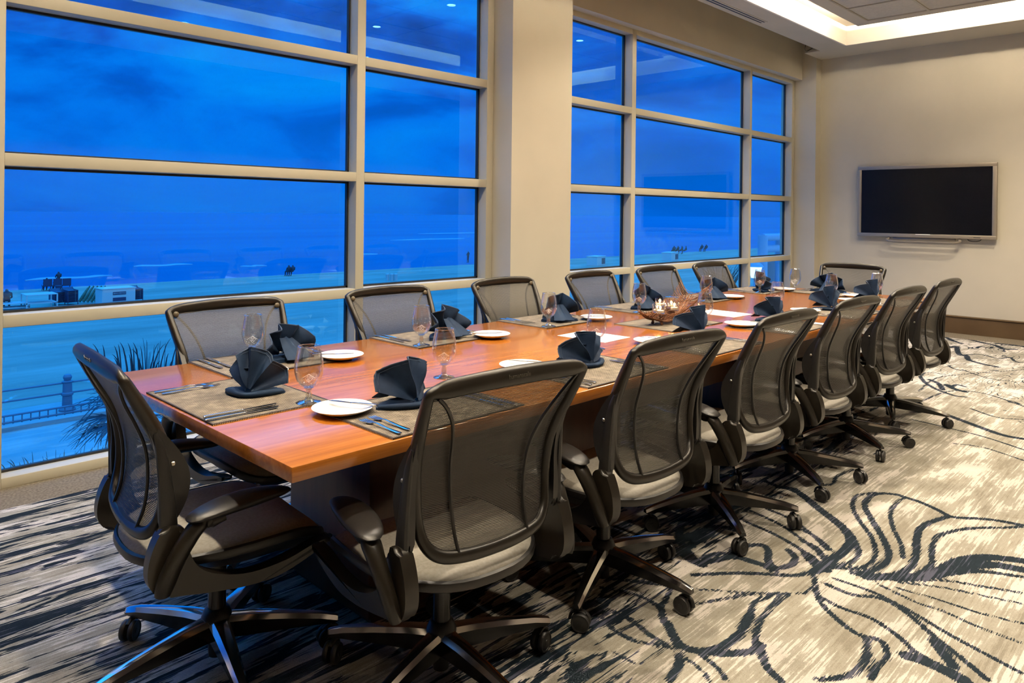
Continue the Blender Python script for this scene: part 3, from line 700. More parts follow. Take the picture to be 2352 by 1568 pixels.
    for j in range(40):
        a = 2 * math.pi * j / 40; c_, s_ = math.cos(a), math.sin(a); e = .55 if s_ > 0 else .78
        x_ = math.copysign(abs(c_) ** e, c_) * .250 * (1 - .05 * (s_ < 0) * abs(s_)); y_ = math.copysign(abs(s_) ** e, s_) * .266 + .012
        ring.append(V(x_, y_, .416 + .2 * x_ * x_ - 2.4 * max(0, y_ - .12) ** 2))
    sweep(bm, ring, (.015, .009), 8, closed=True); parts.append((obj('seat_rim', bm, blackm, root), None, 0))
    bm = nb(); prev = None; rings = []
    for k, (sc, dz) in enumerate(((.97, .394), (.90, .372), (.78, .345), (.55, .325), (.22, .318))):
        rg_ = []
        for p in ring: rg_.append(bm.verts.new((p.x * sc, (p.y - .06) * sc * (1 if k < 1 or p.y > .06 else .8) + .06, dz + .016 + (p.z - .416) * (1 if k < 2 else .6))))
        rings.append(rg_)
    for a, b_ in zip(rings, rings[1:]):
        for j in range(40): bm.faces.new((a[j], a[(j + 1) % 40], b_[(j + 1) % 40], b_[j]))
    bm.faces.new(rings[0]); bm.faces.new(rings[-1][::-1]); parts.append((obj('seat_shell', bm, blackm, root, ang=70), None, 0))
    # column and base
    bm = nb(); lathe(bm, [(.014, .32), (.026, .318), (.026, .165), (.014, .165)], 20); parts.append((obj('gas_column', bm, legblk, root), 'col', 0))
    bm = nb(); lathe(bm, [(.020, .028), (.023, .031), (.024, .06), (.030, .09), (.042, .10), (.048, .115), (.044, .145), (.034, .168), (.027, .172)], 24); parts.append((obj('base_hub', bm, blackm, root), 'col', 0))
    # leg along +X
    bm = nb(); prof = [(.035, .030, .085, .148), (.10, .026, .084, .144), (.20, .021, .084, .131), (.30, .017, .082, .115), (.342, .0145, .080, .104), (.352, .012, .083, .100)]
    rings = []
    for x_, w_, zb_, zt_ in prof:
        rings.append([bm.verts.new(p) for p in ((x_, -w_ * .85, zb_), (x_, -w_, zt_ - .014), (x_, -w_ * .6, zt_ - .002), (x_, 0, zt_), (x_, w_ * .6, zt_ - .002), (x_, w_, zt_ - .014), (x_, w_ * .85, zb_))])
    for a, b_ in zip(rings, rings[1:]):
        for k in range(7):
            f = bm.faces.new((a[k], b_[k], b_[(k + 1) % 7], a[(k + 1) % 7])); f.material_index = 0 if k in (1, 2, 3, 4) else 1
    for r_ in (rings[0][::-1], rings[-1]):
        f = bm.faces.new(r_); f.material_index = 1
    legb = bm; l0 = obj('leg', legb, [chromem, legblk], root, ang=35); parts.append((l0, 'leg', 0))
    # caster: origin under the leg tip
    bm = nb(); sweep(bm, [(0, 0, .088), (0, 0, .06), (.006, 0, .05)], (.010, .010), 10); sweep(bm, [(-.026, 0, .034), (-.018, 0, .056), (.004, 0, .0645), (.026, 0, .054)], (.005, .0075), 8, sub=4, up=(0, 0, 1))
    sweep(bm, [(.012, -.02, .031), (.012, .02, .031)], .009, 10)
    c0 = obj('caster', bm, blackm, root); parts.append((c0, 'caster', 0))
    for s in (-1, 1):
        bm = nb(); lathe(bm, [(.0001, s * .004), (.022, s * .004), (.0285, s * .006), (.0305, s * .010), (.0305, s * .018), (.028, s * .0215), (.024, s * .0205), (.0235, s * .0195), (.008, s * .021), (.0075, s * .0225), (.0001, s * .0228)], 24, cap=False, axis='X')
        bmesh.ops.transform(bm, matrix=Matrix.Translation((.012, 0, .031)) @ Matrix.Rotation(math.pi / 2, 4, 'Z'), verts=bm.verts)
        obj('wheel', bm, wheelm, c0)
    for k in range(1, 5):
        n_ = l0.copy(); COL.objects.link(n_); n_.parent = root; parts.append((n_, 'leg', k))
        n_ = c0.copy(); COL.objects.link(n_); n_.parent = root; parts.append((n_, 'caster', k))
        for ch in c0.children:
            m_ = ch.copy(); COL.objects.link(m_); m_.parent = n_
    return root, parts
proto, PARTS = make_chair()
subs = {o_.name: list(o_.children) for o_, _, _ in PARTS}
rc = random.Random(3)
def place_chair(i, loc, rz, base, label, group, body=(0, -.035)):
    global proto
    if i == 0: root = proto; ps = PARTS
    else:
        root = proto.copy(); COL.objects.link(root); ps = []
        for o_, kd, k in PARTS:
            c_ = o_.copy(); COL.objects.link(c_); c_.parent = root
            for s_ in subs[o_.name]:
                d2 = s_.copy(); COL.objects.link(d2); d2.parent = c_
            ps.append((c_, kd, k))
    root.location = loc; root.rotation_euler.z = rz
    for o_, kd, k in ps:
        if kd is None: o_.location = (body[0], body[1], 0)
    for o_, kd, k in ps:
        a = rad(base) - rz + k * 2 * math.pi / 5
        if kd == 'leg': o_.rotation_euler.z = a
        if kd == 'caster':
            o_.location = (.332 * math.cos(a), .332 * math.sin(a), .006); o_.rotation_euler.z = rc.uniform(0, 6.28)
    tag(root, label, 'chair', group); return root
ci = 0
RX = [1.395, 2.165, 2.966, 3.746, 4.528, 5.309]; RB = [339, 203, 228, 228, 231, 272]
LX = [1.425, 2.27, 3.11, 3.94, 4.735, 5.52]
RL_ = ['black mesh task chair nearest the camera on the carpet side of the table', 'second mesh task chair from the camera along the carpet side of the table',
       'third mesh task chair from the camera along the carpet side of the table', 'fourth mesh task chair from the camera along the carpet side of the table',
       'fifth mesh task chair from the camera along the carpet side of the table', 'farthest mesh task chair on the carpet side, silhouetted against the far wall']
for x_, b_, lb in zip(RX, RB, RL_): place_chair(ci, (x_, 1.635, .0), (-.085 if ci == 0 else -.03) + rc.uniform(-.02, .02), b_, lb, 'chairs along the carpet side', (-.035, -.035)); ci += 1
LL_ = ['mesh task chair on the window side nearest the camera, large against blue glass', 'second mesh task chair on the window side, below the window mullion',
       'third mesh task chair on the window side, in front of the wall column', 'fourth mesh task chair on the window side, just right of the column',
       'fifth mesh task chair on the window side, behind the candle basket', 'farthest mesh task chair on the window side, by the last window bay']
for x_, lb in zip(LX, LL_): place_chair(ci, (x_, 2.755, .0), math.pi + rc.uniform(-.02, .02), rc.uniform(0, 72), lb, 'chairs along the window side'); ci += 1
place_chair(ci, (.962, 2.155, 0), rad(-94), 330, 'mesh task chair at the near table end, seen from behind at left', 'chairs at the table ends', (-.01, -.005)); ci += 1
place_chair(ci, (5.97, 2.245, 0), rad(90), 20, 'mesh task chair at the far table end, facing the camera', 'chairs at the table ends')
# ------------------------------------------------------------------ things on the table
MZ = TZ + .004
def mat_mesh(w, d):
    bm = nb(); box(bm, -w / 2, w / 2, -d / 2, d / 2, 0, .004, bev=.001)
    for f in bm.faces: f.material_index = 0
    e = .006
    for dims in ((-w / 2, w / 2, -d / 2, -d / 2 + e), (-w / 2, w / 2, d / 2 - e, d / 2), (-w / 2, -w / 2 + e, -d / 2, d / 2), (w / 2 - e, w / 2, -d / 2, d / 2)):
        box(bm, *dims, .0035, .0048, mi=1)
    return bm
firsts = {}
def put(key, builder, loc, rz, label, cat, group):
    """first call builds the thing with its parts, later calls copy it"""
    if key not in firsts:
        o = builder(); firsts[key] = o; kids[key] = None
    else:
        src = firsts[key]; o = src.copy(); COL.objects.link(o)
        for ch in src.children:
            c = ch.copy(); COL.objects.link(c); c.parent = o
            for g in ch.children:
                d2 = g.copy(); COL.objects.link(d2); d2.parent = c
    o.location = loc; o.rotation_euler.z = rz
    tag(o, label, cat, group); return o
def b_mat():
    return obj('placemat', mat_mesh(.50, .375), [matm, edgem], smooth=False)
def b_plate():
    bm = nb(); lathe(bm, [(.0001, .004), (.052, .004), (.060, .006), (.078, .013), (.0885, .0175), (.0895, .0165), (.080, .0105), (.062, .003), (.050, .0), (.046, .0015), (.0001, .0015)], 48, cap=False)
    return obj('bread_plate', bm, china, ang=50)
def b_knife(L=.225, bw=.0085):
    def f():
        root = bpy.data.objects.new('table_knife', None); COL.objects.link(root)
        bm = nb(); sweep(bm, [(-L / 2, 0, .005), (-L / 2 + .01, 0, .0052), (-L * .25, 0, .0052), (-.0, 0, .0045), (.006, 0, .004)], [(.002, .004), (.0034, .0062), (.003, .0052), (.0026, .004), (.002, .0035)], 10, sub=3)
        obj('handle', bm, steel, root)
        out = [(.004, -.004), (L / 2 - .03, -bw), (L / 2 - .008, -bw * .6), (L / 2, .002), (L / 2 - .004, .005), (.004, .0045)]
        bm = nb(); prism(bm, out, .003, .0048, 'XY'); obj('blade', bm, steel, root, smooth=False)
        return root
    return f
def b_fork():
    root = bpy.data.objects.new('dinner_fork', None); COL.objects.link(root)
    bm = nb(); sweep(bm, [(-.10, 0, .004), (-.09, 0, .0042), (-.04, 0, .005), (.01, 0, .0085), (.03, 0, .0065)], [(.0012, .006), (.0016, .0068), (.0016, .0045), (.0016, .0028), (.0014, .0035)], 8, sub=3)
    obj('handle', bm, steel, root)
    bm = nb(); out = [(.027, -.003), (.036, -.0095), (.048, -.0115), (.052, -.0115), (.052, .0115), (.048, .0115), (.036, .0095), (.027, .003)]
    prism(bm, out, .0035, .0052, 'XY')
    for k in range(4):
        y_ = -.0095 + k * .0063; sweep(bm, [(.050, y_, .0044), (.070, y_, .0036), (.090, y_, .0062)], [(.0011, .0019), (.0011, .0017), (.0007, .0008)], 6, sub=3)
    obj('tines', bm, steel, root); return root
GP = [(.0001, .046), (.012, .0475), (.025, .055), (.036, .070), (.0425, .088), (.0445, .106), (.0425, .128), (.038, .150), (.0345, .170), (.0345, .1735), (.0338, .1755), (.0322, .1755), (.0315, .1735), (.0322, .168), (.0372, .148), (.0415, .127), (.0435, .106), (.0412, .089), (.0348, .072), (.024, .058), (.011, .0505), (.0001, .049)]
def brad(z):
    p = [(r, h) for r, h in GP[:9]]
    for (r0, z0), (r1, z1) in zip(p, p[1:]):
        if z0 <= z <= z1: return r0 + (r1 - r0) * (z - z0) / (z1 - z0)
    return .044
def b_goblet():
    root = bpy.data.objects.new('goblet', None); COL.objects.link(root)
    bm = nb(); lathe(bm, GP, 40, cap=False); bowl = obj('bowl', bm, gobm, root, ang=80)
    bm = nb(); lathe(bm, [(.0001, .0), (.037, .0), (.0385, .0015), (.036, .003), (.022, .0065), (.011, .011), (.0085, .02), (.0095, .028), (.0075, .036), (.010, .043), (.015, .047), (.0001, .0475)], 32, cap=False)
    obj('stem_and_foot', bm, solidg, root, ang=80)
    bm = nb(); sweep(bm, [(.0335 * math.cos(k * math.pi / 16), .0335 * math.sin(k * math.pi / 16), .175) for k in range(32)], .0011, 6, closed=True); obj('rim', bm, solidg, root)
    # etched emblem: peaked line, lozenge and a letter-like curl
    bm = nb()
    def on(u, z): r_ = brad(z) + .0004; a = u / .044; return V(r_ * math.cos(a), r_ * math.sin(a), z)
    def et(pts, w=.0007):
        P = []
        for (u0, z0), (u1, z1) in zip(pts, pts[1:]):
            for k in range(4): P.append(on(u0 + (u1 - u0) * k / 4, z0 + (z1 - z0) * k / 4))
        P.append(on(*pts[-1])); sweep(bm, P, w, 5, up=(1, 0, .1))
    et([(-.024, .083), (-.010, .091), (.0, .098), (.012, .088), (.019, .084)])
    et([(0, .096), (.012, .083), (0, .070), (-.012, .083), (0, .096)], .0006)
    et([(-.004, .077), (-.004, .088), (.002, .0885), (.004, .086), (.002, .083), (-.003, .082), (.004, .077)], .0006)
    obj('etched_emblem', bm, etchm, root); return root
def b_napkin(seed, w=1.0, h=1.0, folds=5, curl=.055, skew=0.0):
    def f():
        rn = random.Random(seed); root = bpy.data.objects.new('napkin', None); COL.objects.link(root)
        bm = nb(); nt_, nr_ = folds * 8, 10; R_ = .128; grid = []
        amp = [rn.uniform(.75, 1.25) for _ in range(folds + 2)]; rv = [rn.uniform(.86, 1.06) for _ in range(folds + 2)]
        for j in range(nt_ + 1):
            s = j / nt_; th_ = rad(-80 + 160 * s) + skew; ph = s * folds; k = int(ph); fr = ph - k
            tri = .5 - .5 * math.cos(2 * math.pi * fr); tri = tri ** .75; row = []
            for i in range(nr_ + 1):
                r_ = .012 + (R_ * (rv[k] * (1 - fr) + rv[min(k + 1, folds + 1)] * fr) - .012) * i / nr_; q_ = i / nr_
                x_ = math.sin(th_) * r_ * w; z_ = max(.012, .014 + math.cos(th_) * r_ * h * (1 - .05 * tri)); e_ = abs(2 * s - 1)
                y_ = -.03 + curl * e_ ** 1.6 * q_ + .052 * amp[k] * (tri - .5) * q_ ** .8 + .020 * q_ * q_ + .004 * math.sin(9 * s + 7 * q_)
                row.append(bm.verts.new((x_, y_, z_)))
            grid.append(row)
        for a, b_ in zip(grid, grid[1:]):
            for i in range(nr_): bm.faces.new((a[i], a[i + 1], b_[i + 1], b_[i]))
        hem = [row[-1].co.copy() for row in grid[::2]]; hem2 = [row[-2].co.lerp(row[-1].co, .35) + V(0, -.0022, 0) for row in grid[::2]]
        bmesh.ops.recalc_face_normals(bm, faces=bm.faces)
        bmesh.ops.solidify(bm, geom=list(bm.faces), thickness=.0028)
        obj('fan', bm, navy, root, ang=60)
        bm = nb(); sweep(bm, hem, .0021, 6, up=(0, 1, 0)); sweep(bm, hem2, .0009, 5, up=(0, 1, 0)); obj('hem', bm, navyhem, root)
        bm = nb()   # folded base lying on the mat, with a rolled front edge
        out = [(p.x * w, p.y) for p in catmull([V(-.125, .035, 0), V(-.09, -.005, 0), V(-.03, -.045, 0), V(0, -.052, 0), V(.03, -.045, 0), V(.09, -.005, 0), V(.128, .03, 0), V(.07, .055, 0), V(0, .065, 0), V(-.07, .055, 0)], 4, True)]
        prism(bm, out, .0, .006, 'XY'); prism(bm, [(x_ * .93, y_ * .9 + .003) for x_, y_ in out], .006, .0125, 'XY')
        sweep(bm, [(-.118 * w, .03, .007), (-.085 * w, -.008, .010), (-.03 * w, -.045, .011), (0, -.05, .010), (.03 * w, -.045, .011), (.085 * w, -.008, .010), (.12 * w, .027, .007)], [(.005, .006), (.009, .010), (.008, .009), (.006, .008), (.008, .009), (.010, .011), (.006, .007)], 8, sub=4)
        obj('folded_base', bm, navy, root, ang=60)
        bm = nb()   # back flap that props the fan up
        P = [(-.055, .10, .012), (.055, .10, .012), (.03, .0, .085), (-.03, .0, .085)]
        vs = [bm.verts.new(p) for p in P]; bm.faces.new(vs); bmesh.ops.subdivide_edges(bm, edges=bm.edges, cuts=4, use_grid_fill=True)
        for v_ in bm.verts: v_.co.y += .012 * math.sin(v_.co.x * 90)
        bmesh.ops.solidify(bm, geom=list(bm.faces), thickness=.0028); obj('back_flap', bm, navy, root, ang=60)
        return root
    return f
NAPS = [('n1', b_napkin(1, .95, 1.08, 4, .06)), ('n2', b_napkin(2, .85, 1.12, 3, .075, .10)), ('n3', b_napkin(5, 1.1, 1.0, 4, .05, -.06)), ('n4', b_napkin(8, .78, 1.14, 4, .10, .12))]
knife_b = b_knife(); butter_b = b_knife(.165, .007)
def setting(idx, cx, cy, rz, nm, nap, npos=None, nrot=0.0, gl=None, plate=None, butter=0.0, side=''):
    """rz turns the diner's left/right frame: local +x to the diner's right, +y away from the diner"""
    c, s = math.cos(rz), math.sin(rz)
    L = lambda x_, y_: (cx + c * x_ - s * y_, cy + s * x_ + c * y_)
    put('mat', b_mat, (cx, cy, TZ), rz, f'woven brown placemat {nm}', 'placemat', f'woven placemats {side}')
    px, py = npos or L(0.02, .04)
    put(NAPS[nap][0], NAPS[nap][1], (px, py, MZ + .0008), rz + nrot, f'fan-folded navy napkin {nm}', 'napkin', f'fan-folded navy napkins {side}')
    gx_, gy_ = gl or L(.17, .17)
    emb = math.atan2(-gy_, -gx_)
    put('goblet', b_goblet, (gx_, gy_, MZ if abs(gx_ - cx) < .24 and abs(gy_ - cy) < .24 else TZ), emb, f'clear stemmed water goblet {nm}', 'glass', f'stemmed water goblets {side}')
    qx, qy = plate or L(-.25, .13)
    put('plate', b_plate, (qx, qy, TZ + .0048), 0, f'small white bread plate {nm}', 'plate', f'white bread plates {side}')
    put('butter', butter_b, (qx + .035 * c, qy + .035 * s, TZ + .0048 + .0165), rz + 2.2 + butter, f'butter knife lying across the bread plate {nm}', 'knife', f'butter knives {side}')
    for k, dx in enumerate((-.215, -.178)):
        x_, y_ = L(dx, -.075 + .01 * k); o_ = put('fork', b_fork, (x_, y_, MZ + .0006), rz + math.pi / 2, f'{("outer", "inner")[k]} dinner fork {nm}', 'fork', f'dinner forks {side}')
    for k, dx in enumerate((.178, .212)):
        x_, y_ = L(dx, -.07 - .01 * k); put('knife', knife_b, (x_, y_, MZ + .0006), rz + math.pi / 2, f'{("inner", "outer")[k]} table knife {nm}', 'knife', f'table knives {side}')
WN = ['at the window-side place nearest the camera', 'at the second window-side place from the camera', 'at the third window-side place, by the column', 'at the fourth window-side place from the camera',
      'at the fifth window-side place from the camera', 'at the farthest window-side place']
KN = ['at the carpet-side place nearest the camera', 'at the second carpet-side place from the camera', 'at the third carpet-side place from the camera', 'at the fourth carpet-side place from the camera',
      'at the fifth carpet-side place from the camera', 'at the farthest carpet-side place']
LC = [1.42, 2.26, 3.095, 3.93, 4.76, 5.59]
LG = [(1.379, 2.79), (2.061, 2.573), (2.903, 2.565), (3.728, 2.565), (4.574, 2.595), (5.418, 2.614)]
LN = [(1.47, 2.70), (2.30, 2.68), (3.10, 2.67), (3.90, 2.65), (4.75, 2.65), (5.52, 2.66)]
LP = [(1.643, 2.563), (2.451, 2.528), (3.296, 2.554), (4.10, 2.56), (4.89, 2.573), (5.719, 2.558)]
LR = [(.15, 0), (.1, 2), (-.5, 1), (-.55, 3), (-.5, 1), (.5, 3)]
for i in range(6):
    setting(i, LC[i], 2.715, math.pi, WN[i], LR[i][1], LN[i], LR[i][0], LG[i], LP[i], .4, 'on the window side')
RC = [1.41, 2.225, 3.05, 3.87, 4.69, 5.51]
RG = [(1.734, 2.033), (2.592, 2.007), (3.601, 2.049), (4.544, 2.074), (5.46, 2.084), (5.862, 1.905)]
RN = [(1.40, 1.80), (2.265, 1.80), (3.20, 1.86), (4.03, 1.86), (4.76, 1.83), (5.50, 1.82)]
RP = [(1.205, 1.87), (2.04, 1.933), (2.878, 1.902), (3.689, 1.881), (4.525, 1.884), (5.35, 1.90)]
RR = [(.1, 1), (-.05, 0), (-.1, 3), (-.2, 0), (-.7, 3), (-.3, 3)]
for i in range(6):
    setting(i, RC[i], 1.75, 0, KN[i], RR[i][1], RN[i], RR[i][0], RG[i], RP[i], -.2, 'on the carpet side')
setting(12, 1.065, 2.255, -math.pi / 2, 'at the near end of the table', 3, (1.11, 2.25), .75, (1.19, 2.035), (1.27, 2.49), .3, 'at the table ends')
setting(13, 5.84, 2.245, math.pi / 2, 'at the far end of the table', 2, (5.90, 2.27), 0.1, (5.80, 2.50), (5.66, 1.99), .3, 'at the table ends')

# centre: place mat, twig basket with tealights, two printed sheets
o = obj('placemat', mat_mesh(.50, .375), [matm, edgem], smooth=False, loc=(3.49, 2.205, TZ)); tag(o, 'woven brown placemat under the twig candle basket', 'placemat')
bk = thing('candle_basket', 'brown twig boat-shaped basket holding lit tealights in mid table', 'candle holder', (3.47, 2.21, MZ), rad(-4))
rb = random.Random(11)
bm = nb()
def arc(s): return -.235 + .49 * s, .022 + .125 * (abs(s - .42) / .58) ** 2.0
for k in range(34):
    yy = rb.uniform(-.055, .055); s0 = rb.uniform(0, .25); s1 = rb.uniform(.7, 1.0); P = []
    for j in range(8):
        s_ = s0 + (s1 - s0) * j / 7; x_, z_ = arc(s_); P.append((x_ + rb.uniform(-.006, .006), yy * (.35 + 1.6 * s_ * (1 - .3 * s_)) + rb.uniform(-.005, .005), z_ + rb.uniform(-.005, .007)))
    sweep(bm, P, rb.uniform(.0016, .0034), 6, sub=2)
obj('long_twigs', bm, twigm, bk)
bm = nb()
for k in range(46):
    s_ = .12 + .88 * k / 45; x_, z_ = arc(s_); hw = .045 + .06 * s_; P = []
    for j in range(6):
        u = -1 + 2 * j / 5; P.append((x_ + rb.uniform(-.004, .004) + .04 * u * u * (s_ - .3), hw * u, z_ + .05 * u * u * (.4 + s_) + rb.uniform(-.003, .003)))
    sweep(bm, P, rb.uniform(.0012, .0024), 5, sub=2)
obj('cross_twigs', bm, twigm, bk)
for x_, y_ in ((-.08, -.03), (-.08, .03), (.05, -.035), (.05, .035)):
    bm = nb(); sweep(bm, [(x_, y_, .03), (x_ + rb.uniform(-.005, .005), y_, .012), (x_, y_ * 1.15, .0)], [(.007, .006), (.009, .008), (.006, .006)], 8, sub=2); obj('foot', bm, twigm, bk)
CS = [(-.10, -.035, .062), (-.055, .02, .058), (-.005, .04, .085), (.045, -.02, .066), (.085, .03, .070)]
for k, (x_, y_, z_) in enumerate(CS):
    bm = nb(); lathe(bm, [(.0001, 0), (.026, 0), (.027, .0015), (.026, .003), (.0001, .003)], 24, c=(x_, y_, z_), cap=False); sweep(bm, [(x_, y_, .018), (x_, y_, z_ + .001)], .0028, 8)
    obj('candle_stand', bm, ironm, bk)
R4 = Matrix.Rotation(rad(-4), 4, 'Z')
WH = ['lowest and leftmost in the basket', 'second from the left in the basket', 'highest, standing in the middle of the basket', 'second from the right in the basket', 'rightmost in the basket']
for k, (x_, y_, z_) in enumerate(CS):
    p = R4 @ V(x_, y_, z_ + .0035) + V(3.47, 2.21, MZ)
    if k == 0:
        root = thing('tealight', '', 'candle'); bm = nb(); lathe(bm, [(.0001, 0), (.024, 0), (.0255, .003), (.026, .045), (.0248, .045), (.0238, .005), (.0001, .005)], 28, cap=False); obj('glass_cup', bm, gobm, root, ang=60)
        bm = nb(); lathe(bm, [(.0001, .0055), (.0185, .0055), (.019, .016), (.017, .0165), (.0001, .0155)], 24, cap=False); obj('wax', bm, waxm, root)
        bm = nb(); sweep(bm, [(0, 0, .0155), (0, 0, .021)], .0008, 6); obj('wick', bm, gasketm, root)
        bm = nb(); lathe(bm, [(.0001, .019), (.0028, .022), (.0040, .027), (.0028, .034), (.0001, .042)], 14, cap=False); obj('flame', bm, flamem, root)
        firsts['tea'] = root
    else:
        root = put('tea', None, (0, 0, 0), 0, '', 'candle', '')
    root.location = p; tag(root, f'lit tealight in a clear glass cup, {WH[k]}', 'candle', 'tealights in the twig basket')
    l = bpy.data.lights.new('candle_glow', 'POINT'); l.energy = .28; l.color = (1, .55, .2); l.shadow_soft_size = .006
    lo = bpy.data.objects.new('candle_glow', l); COL.objects.link(lo); lo.location = p + V(0, 0, .03)
paperm = mat('printed_paper', rough=.8); t = paperm.node_tree; v = coords(t)
sx = t.nodes.new('ShaderNodeSeparateXYZ'); t.links.new(v, sx.inputs[0])
ln = math_n(t, 'GREATER_THAN', math_n(t, 'SINE', math_n(t, 'MULTIPLY', sx.outputs[1], 2 * math.pi / .011)), .55)
gp = math_n(t, 'LESS_THAN', math_n(t, 'ABSOLUTE', sx.outputs[0]), .085); nz = math_n(t, 'GREATER_THAN', noise(t, coords(t, scale=(1, .1, 1)), 150, 2), .5)
setc(paperm, mixc(t, math_n(t, 'MULTIPLY', math_n(t, 'MULTIPLY', ln, gp), nz), (.80, .79, .78), (.50, .50, .50)))
for (x_, y_), a, lb in (((2.845, 2.22), rad(93), 'white printed sheet lying behind the second carpet-side goblet'), ((4.11, 2.22), rad(88), 'white printed sheet lying beyond the candle basket')):
    bm = nb(); box(bm, -.108, .108, -.14, .14, 0, .0006); o = obj('paper_sheet', bm, paperm, smooth=False, loc=(x_, y_, TZ + .0004), rot=a + math.pi / 2); tag(o, lb, 'paper', 'printed sheets')

# ------------------------------------------------------------------ outside: beach, boardwalk and sea
GZ = -5.65
bm = nb(); box(bm, -60, 260, 30.2, 74, GZ - .2, GZ)
for v_ in bm.verts:
    if v_.co.y > 50: v_.co.z -= .0
struct('ground_beach', bm, sand)
bm = nb(); box(bm, -60, 260, 4.5, 30.2, GZ - .25, GZ + .02); struct('ground_boardwalk', bm, boardm)
bm = nb(); box(bm, -2500, 9000, 74, 1850, GZ - .3, GZ - .06); o = struct('sea', bm, seam)
# foam lines of breaking waves
foamm = mat('wave_foam', (.18, .34, .45), .9)
for k, (x0, x1, y_, w_) in enumerate([(32, 39, 96, 1.0), (42, 45, 88, .6), (66, 72, 102, 1.0), (110, 135, 150, 2.0), (150, 200, 190, 2.5), (18, 26, 84, .8), (80, 88, 84, .7)]):
    bm = nb(); P = [(x0 + (x1 - x0) * j / 6, y_ + math.sin(j * 1.7 + k) * .6, GZ - .04) for j in range(7)]
    sweep(bm, P, [(.08, .05)] + [(.16, w_ * .5)] * 5 + [(.08, .05)], 8, sub=3)
    tag(obj('wave_crest', bm, foamm), f'{["pale breaking wave off the left beach","short pale wave off the left beach","pale wave crest beyond the right end of the first window","long pale swell line behind the right window","farthest pale swell line behind the right window","small wave close to the shore at far left","small wave close to the shore right of the mullion"][k]}', 'wave', 'breaking waves')
# kerb of the boardwalk and the railing
bm = nb(); box(bm, -40, 120, 27.2, 27.6, GZ + .02, GZ + .16); struct('trim_5', bm, boardm, label='low kerb along the boardwalk')
rail = thing('boardwalk_railing', 'blue-lit metal railing with bulbous posts along the boardwalk', 'railing', (0, 0, 0))
for k in range(-3, 16):
    x_ = 7.5 + k * 6.0; c = (x_, 28.8, GZ + .02)
    bm = nb(); lathe(bm, [(.0001, 0), (.26, 0), (.26, .05), (.20, .12), (.16, .16), (.15, .5), (.19, .54), (.19, .60), (.15, .64), (.14, .95), (.18, 1.0), (.10, 1.04), (.13, 1.10), (.14, 1.16), (.10, 1.23), (.0001, 1.26)], 16, c=c, cap=False)
    obj('railing_post', bm, railm, rail)
for z_ in (.62, .98):
    bm = nb(); sweep(bm, [(-30, 28.8, GZ + z_), (110, 28.8, GZ + z_)], .032, 8); obj('handrail', bm, railm, rail)
rk = thing('bike_rack', 'low dark slatted bike rack lying by the boardwalk railing', 'bike rack', (0, 0, 0))
for z_ in (.12, .34):
    bm = nb(); sweep(bm, [(1.0, 28.0, GZ + z_), (8.6, 28.0, GZ + z_)], .035, 8); obj('rail_bar', bm, railm, rk)
for k in range(31):
    bm = nb(); x_ = 1.1 + k * .245; sweep(bm, [(x_, 28.0, GZ + .02), (x_, 28.0, GZ + .36)], .02, 6); obj('rack_bar', bm, railm, rk)

# beach furniture
P0 = onz(90, 708, GZ)
def slat_table(name, loc, L_, Wd, H_, label):
    th = thing(name, label, 'table', loc, 0, 'white slatted beach tables')
    for z_ in (H_, H_ * .45):
        bm = nb()
        for j in range(7): box(bm, -L_ / 2, L_ / 2, -Wd / 2 + j * Wd / 7, -Wd / 2 + (j + .8) * Wd / 7, z_ - .05, z_)
        obj('slatted_shelf', bm, whitem, th, smooth=False)
    for x_ in (-L_ / 2, L_ / 2 - .08):
        for y_ in (-Wd / 2, Wd / 2 - .08): bm = nb(); box(bm, x_, x_ + .08, y_, y_ + .08, 0, H_ - .04); obj('leg', bm, whitem, th, smooth=False)
slat_table('lifeguard_bench', (P0.x, P0.y, GZ), 1.9, 1.6, 1.05, 'tall white slatted beach table beyond the sand edge')
P1 = onz(20, 712, GZ); slat_table('lifeguard_bench', (P1.x, P1.y, GZ), 2.2, 1.4, .5, 'low white slatted bench at the left edge under a seated person')
P2 = onz(265, 696, GZ)
th = thing('rental_box', 'large white beach rental box with two navy signs', 'storage box', (P2.x, P2.y, GZ), rad(2))
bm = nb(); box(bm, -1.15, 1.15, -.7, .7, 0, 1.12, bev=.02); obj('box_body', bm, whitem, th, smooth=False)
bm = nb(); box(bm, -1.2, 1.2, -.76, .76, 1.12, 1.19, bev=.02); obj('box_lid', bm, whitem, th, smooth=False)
for z_, h_, tx in ((.80, .22, 'BEACH RENTALS'), (.36, .26, None)):
    bm = nb(); box(bm, -.42, .48, -.725, -.7, z_ - h_ / 2, z_ + h_ / 2); sg = obj('sign', bm, darkm, th, smooth=False)
    if not tx: continue
    tm = text_mesh(tx, .13, 'sign_lettering', .001)
    for v_ in tm.vertices: v_.co = V(.03 + v_.co.x * .86, -.729 - v_.co.z, z_ + v_.co.y)
    tm.materials.append(whitem); lo = bpy.data.objects.new('sign_lettering', tm); COL.objects.link(lo); lo.parent = sg
ORDN = ['topmost', 'second from top', 'third from top', 'fourth from top', 'fifth from top', 'sixth from top', 'seventh from top', 'eighth from top', 'ninth from top', 'tenth from top', 'lowest']
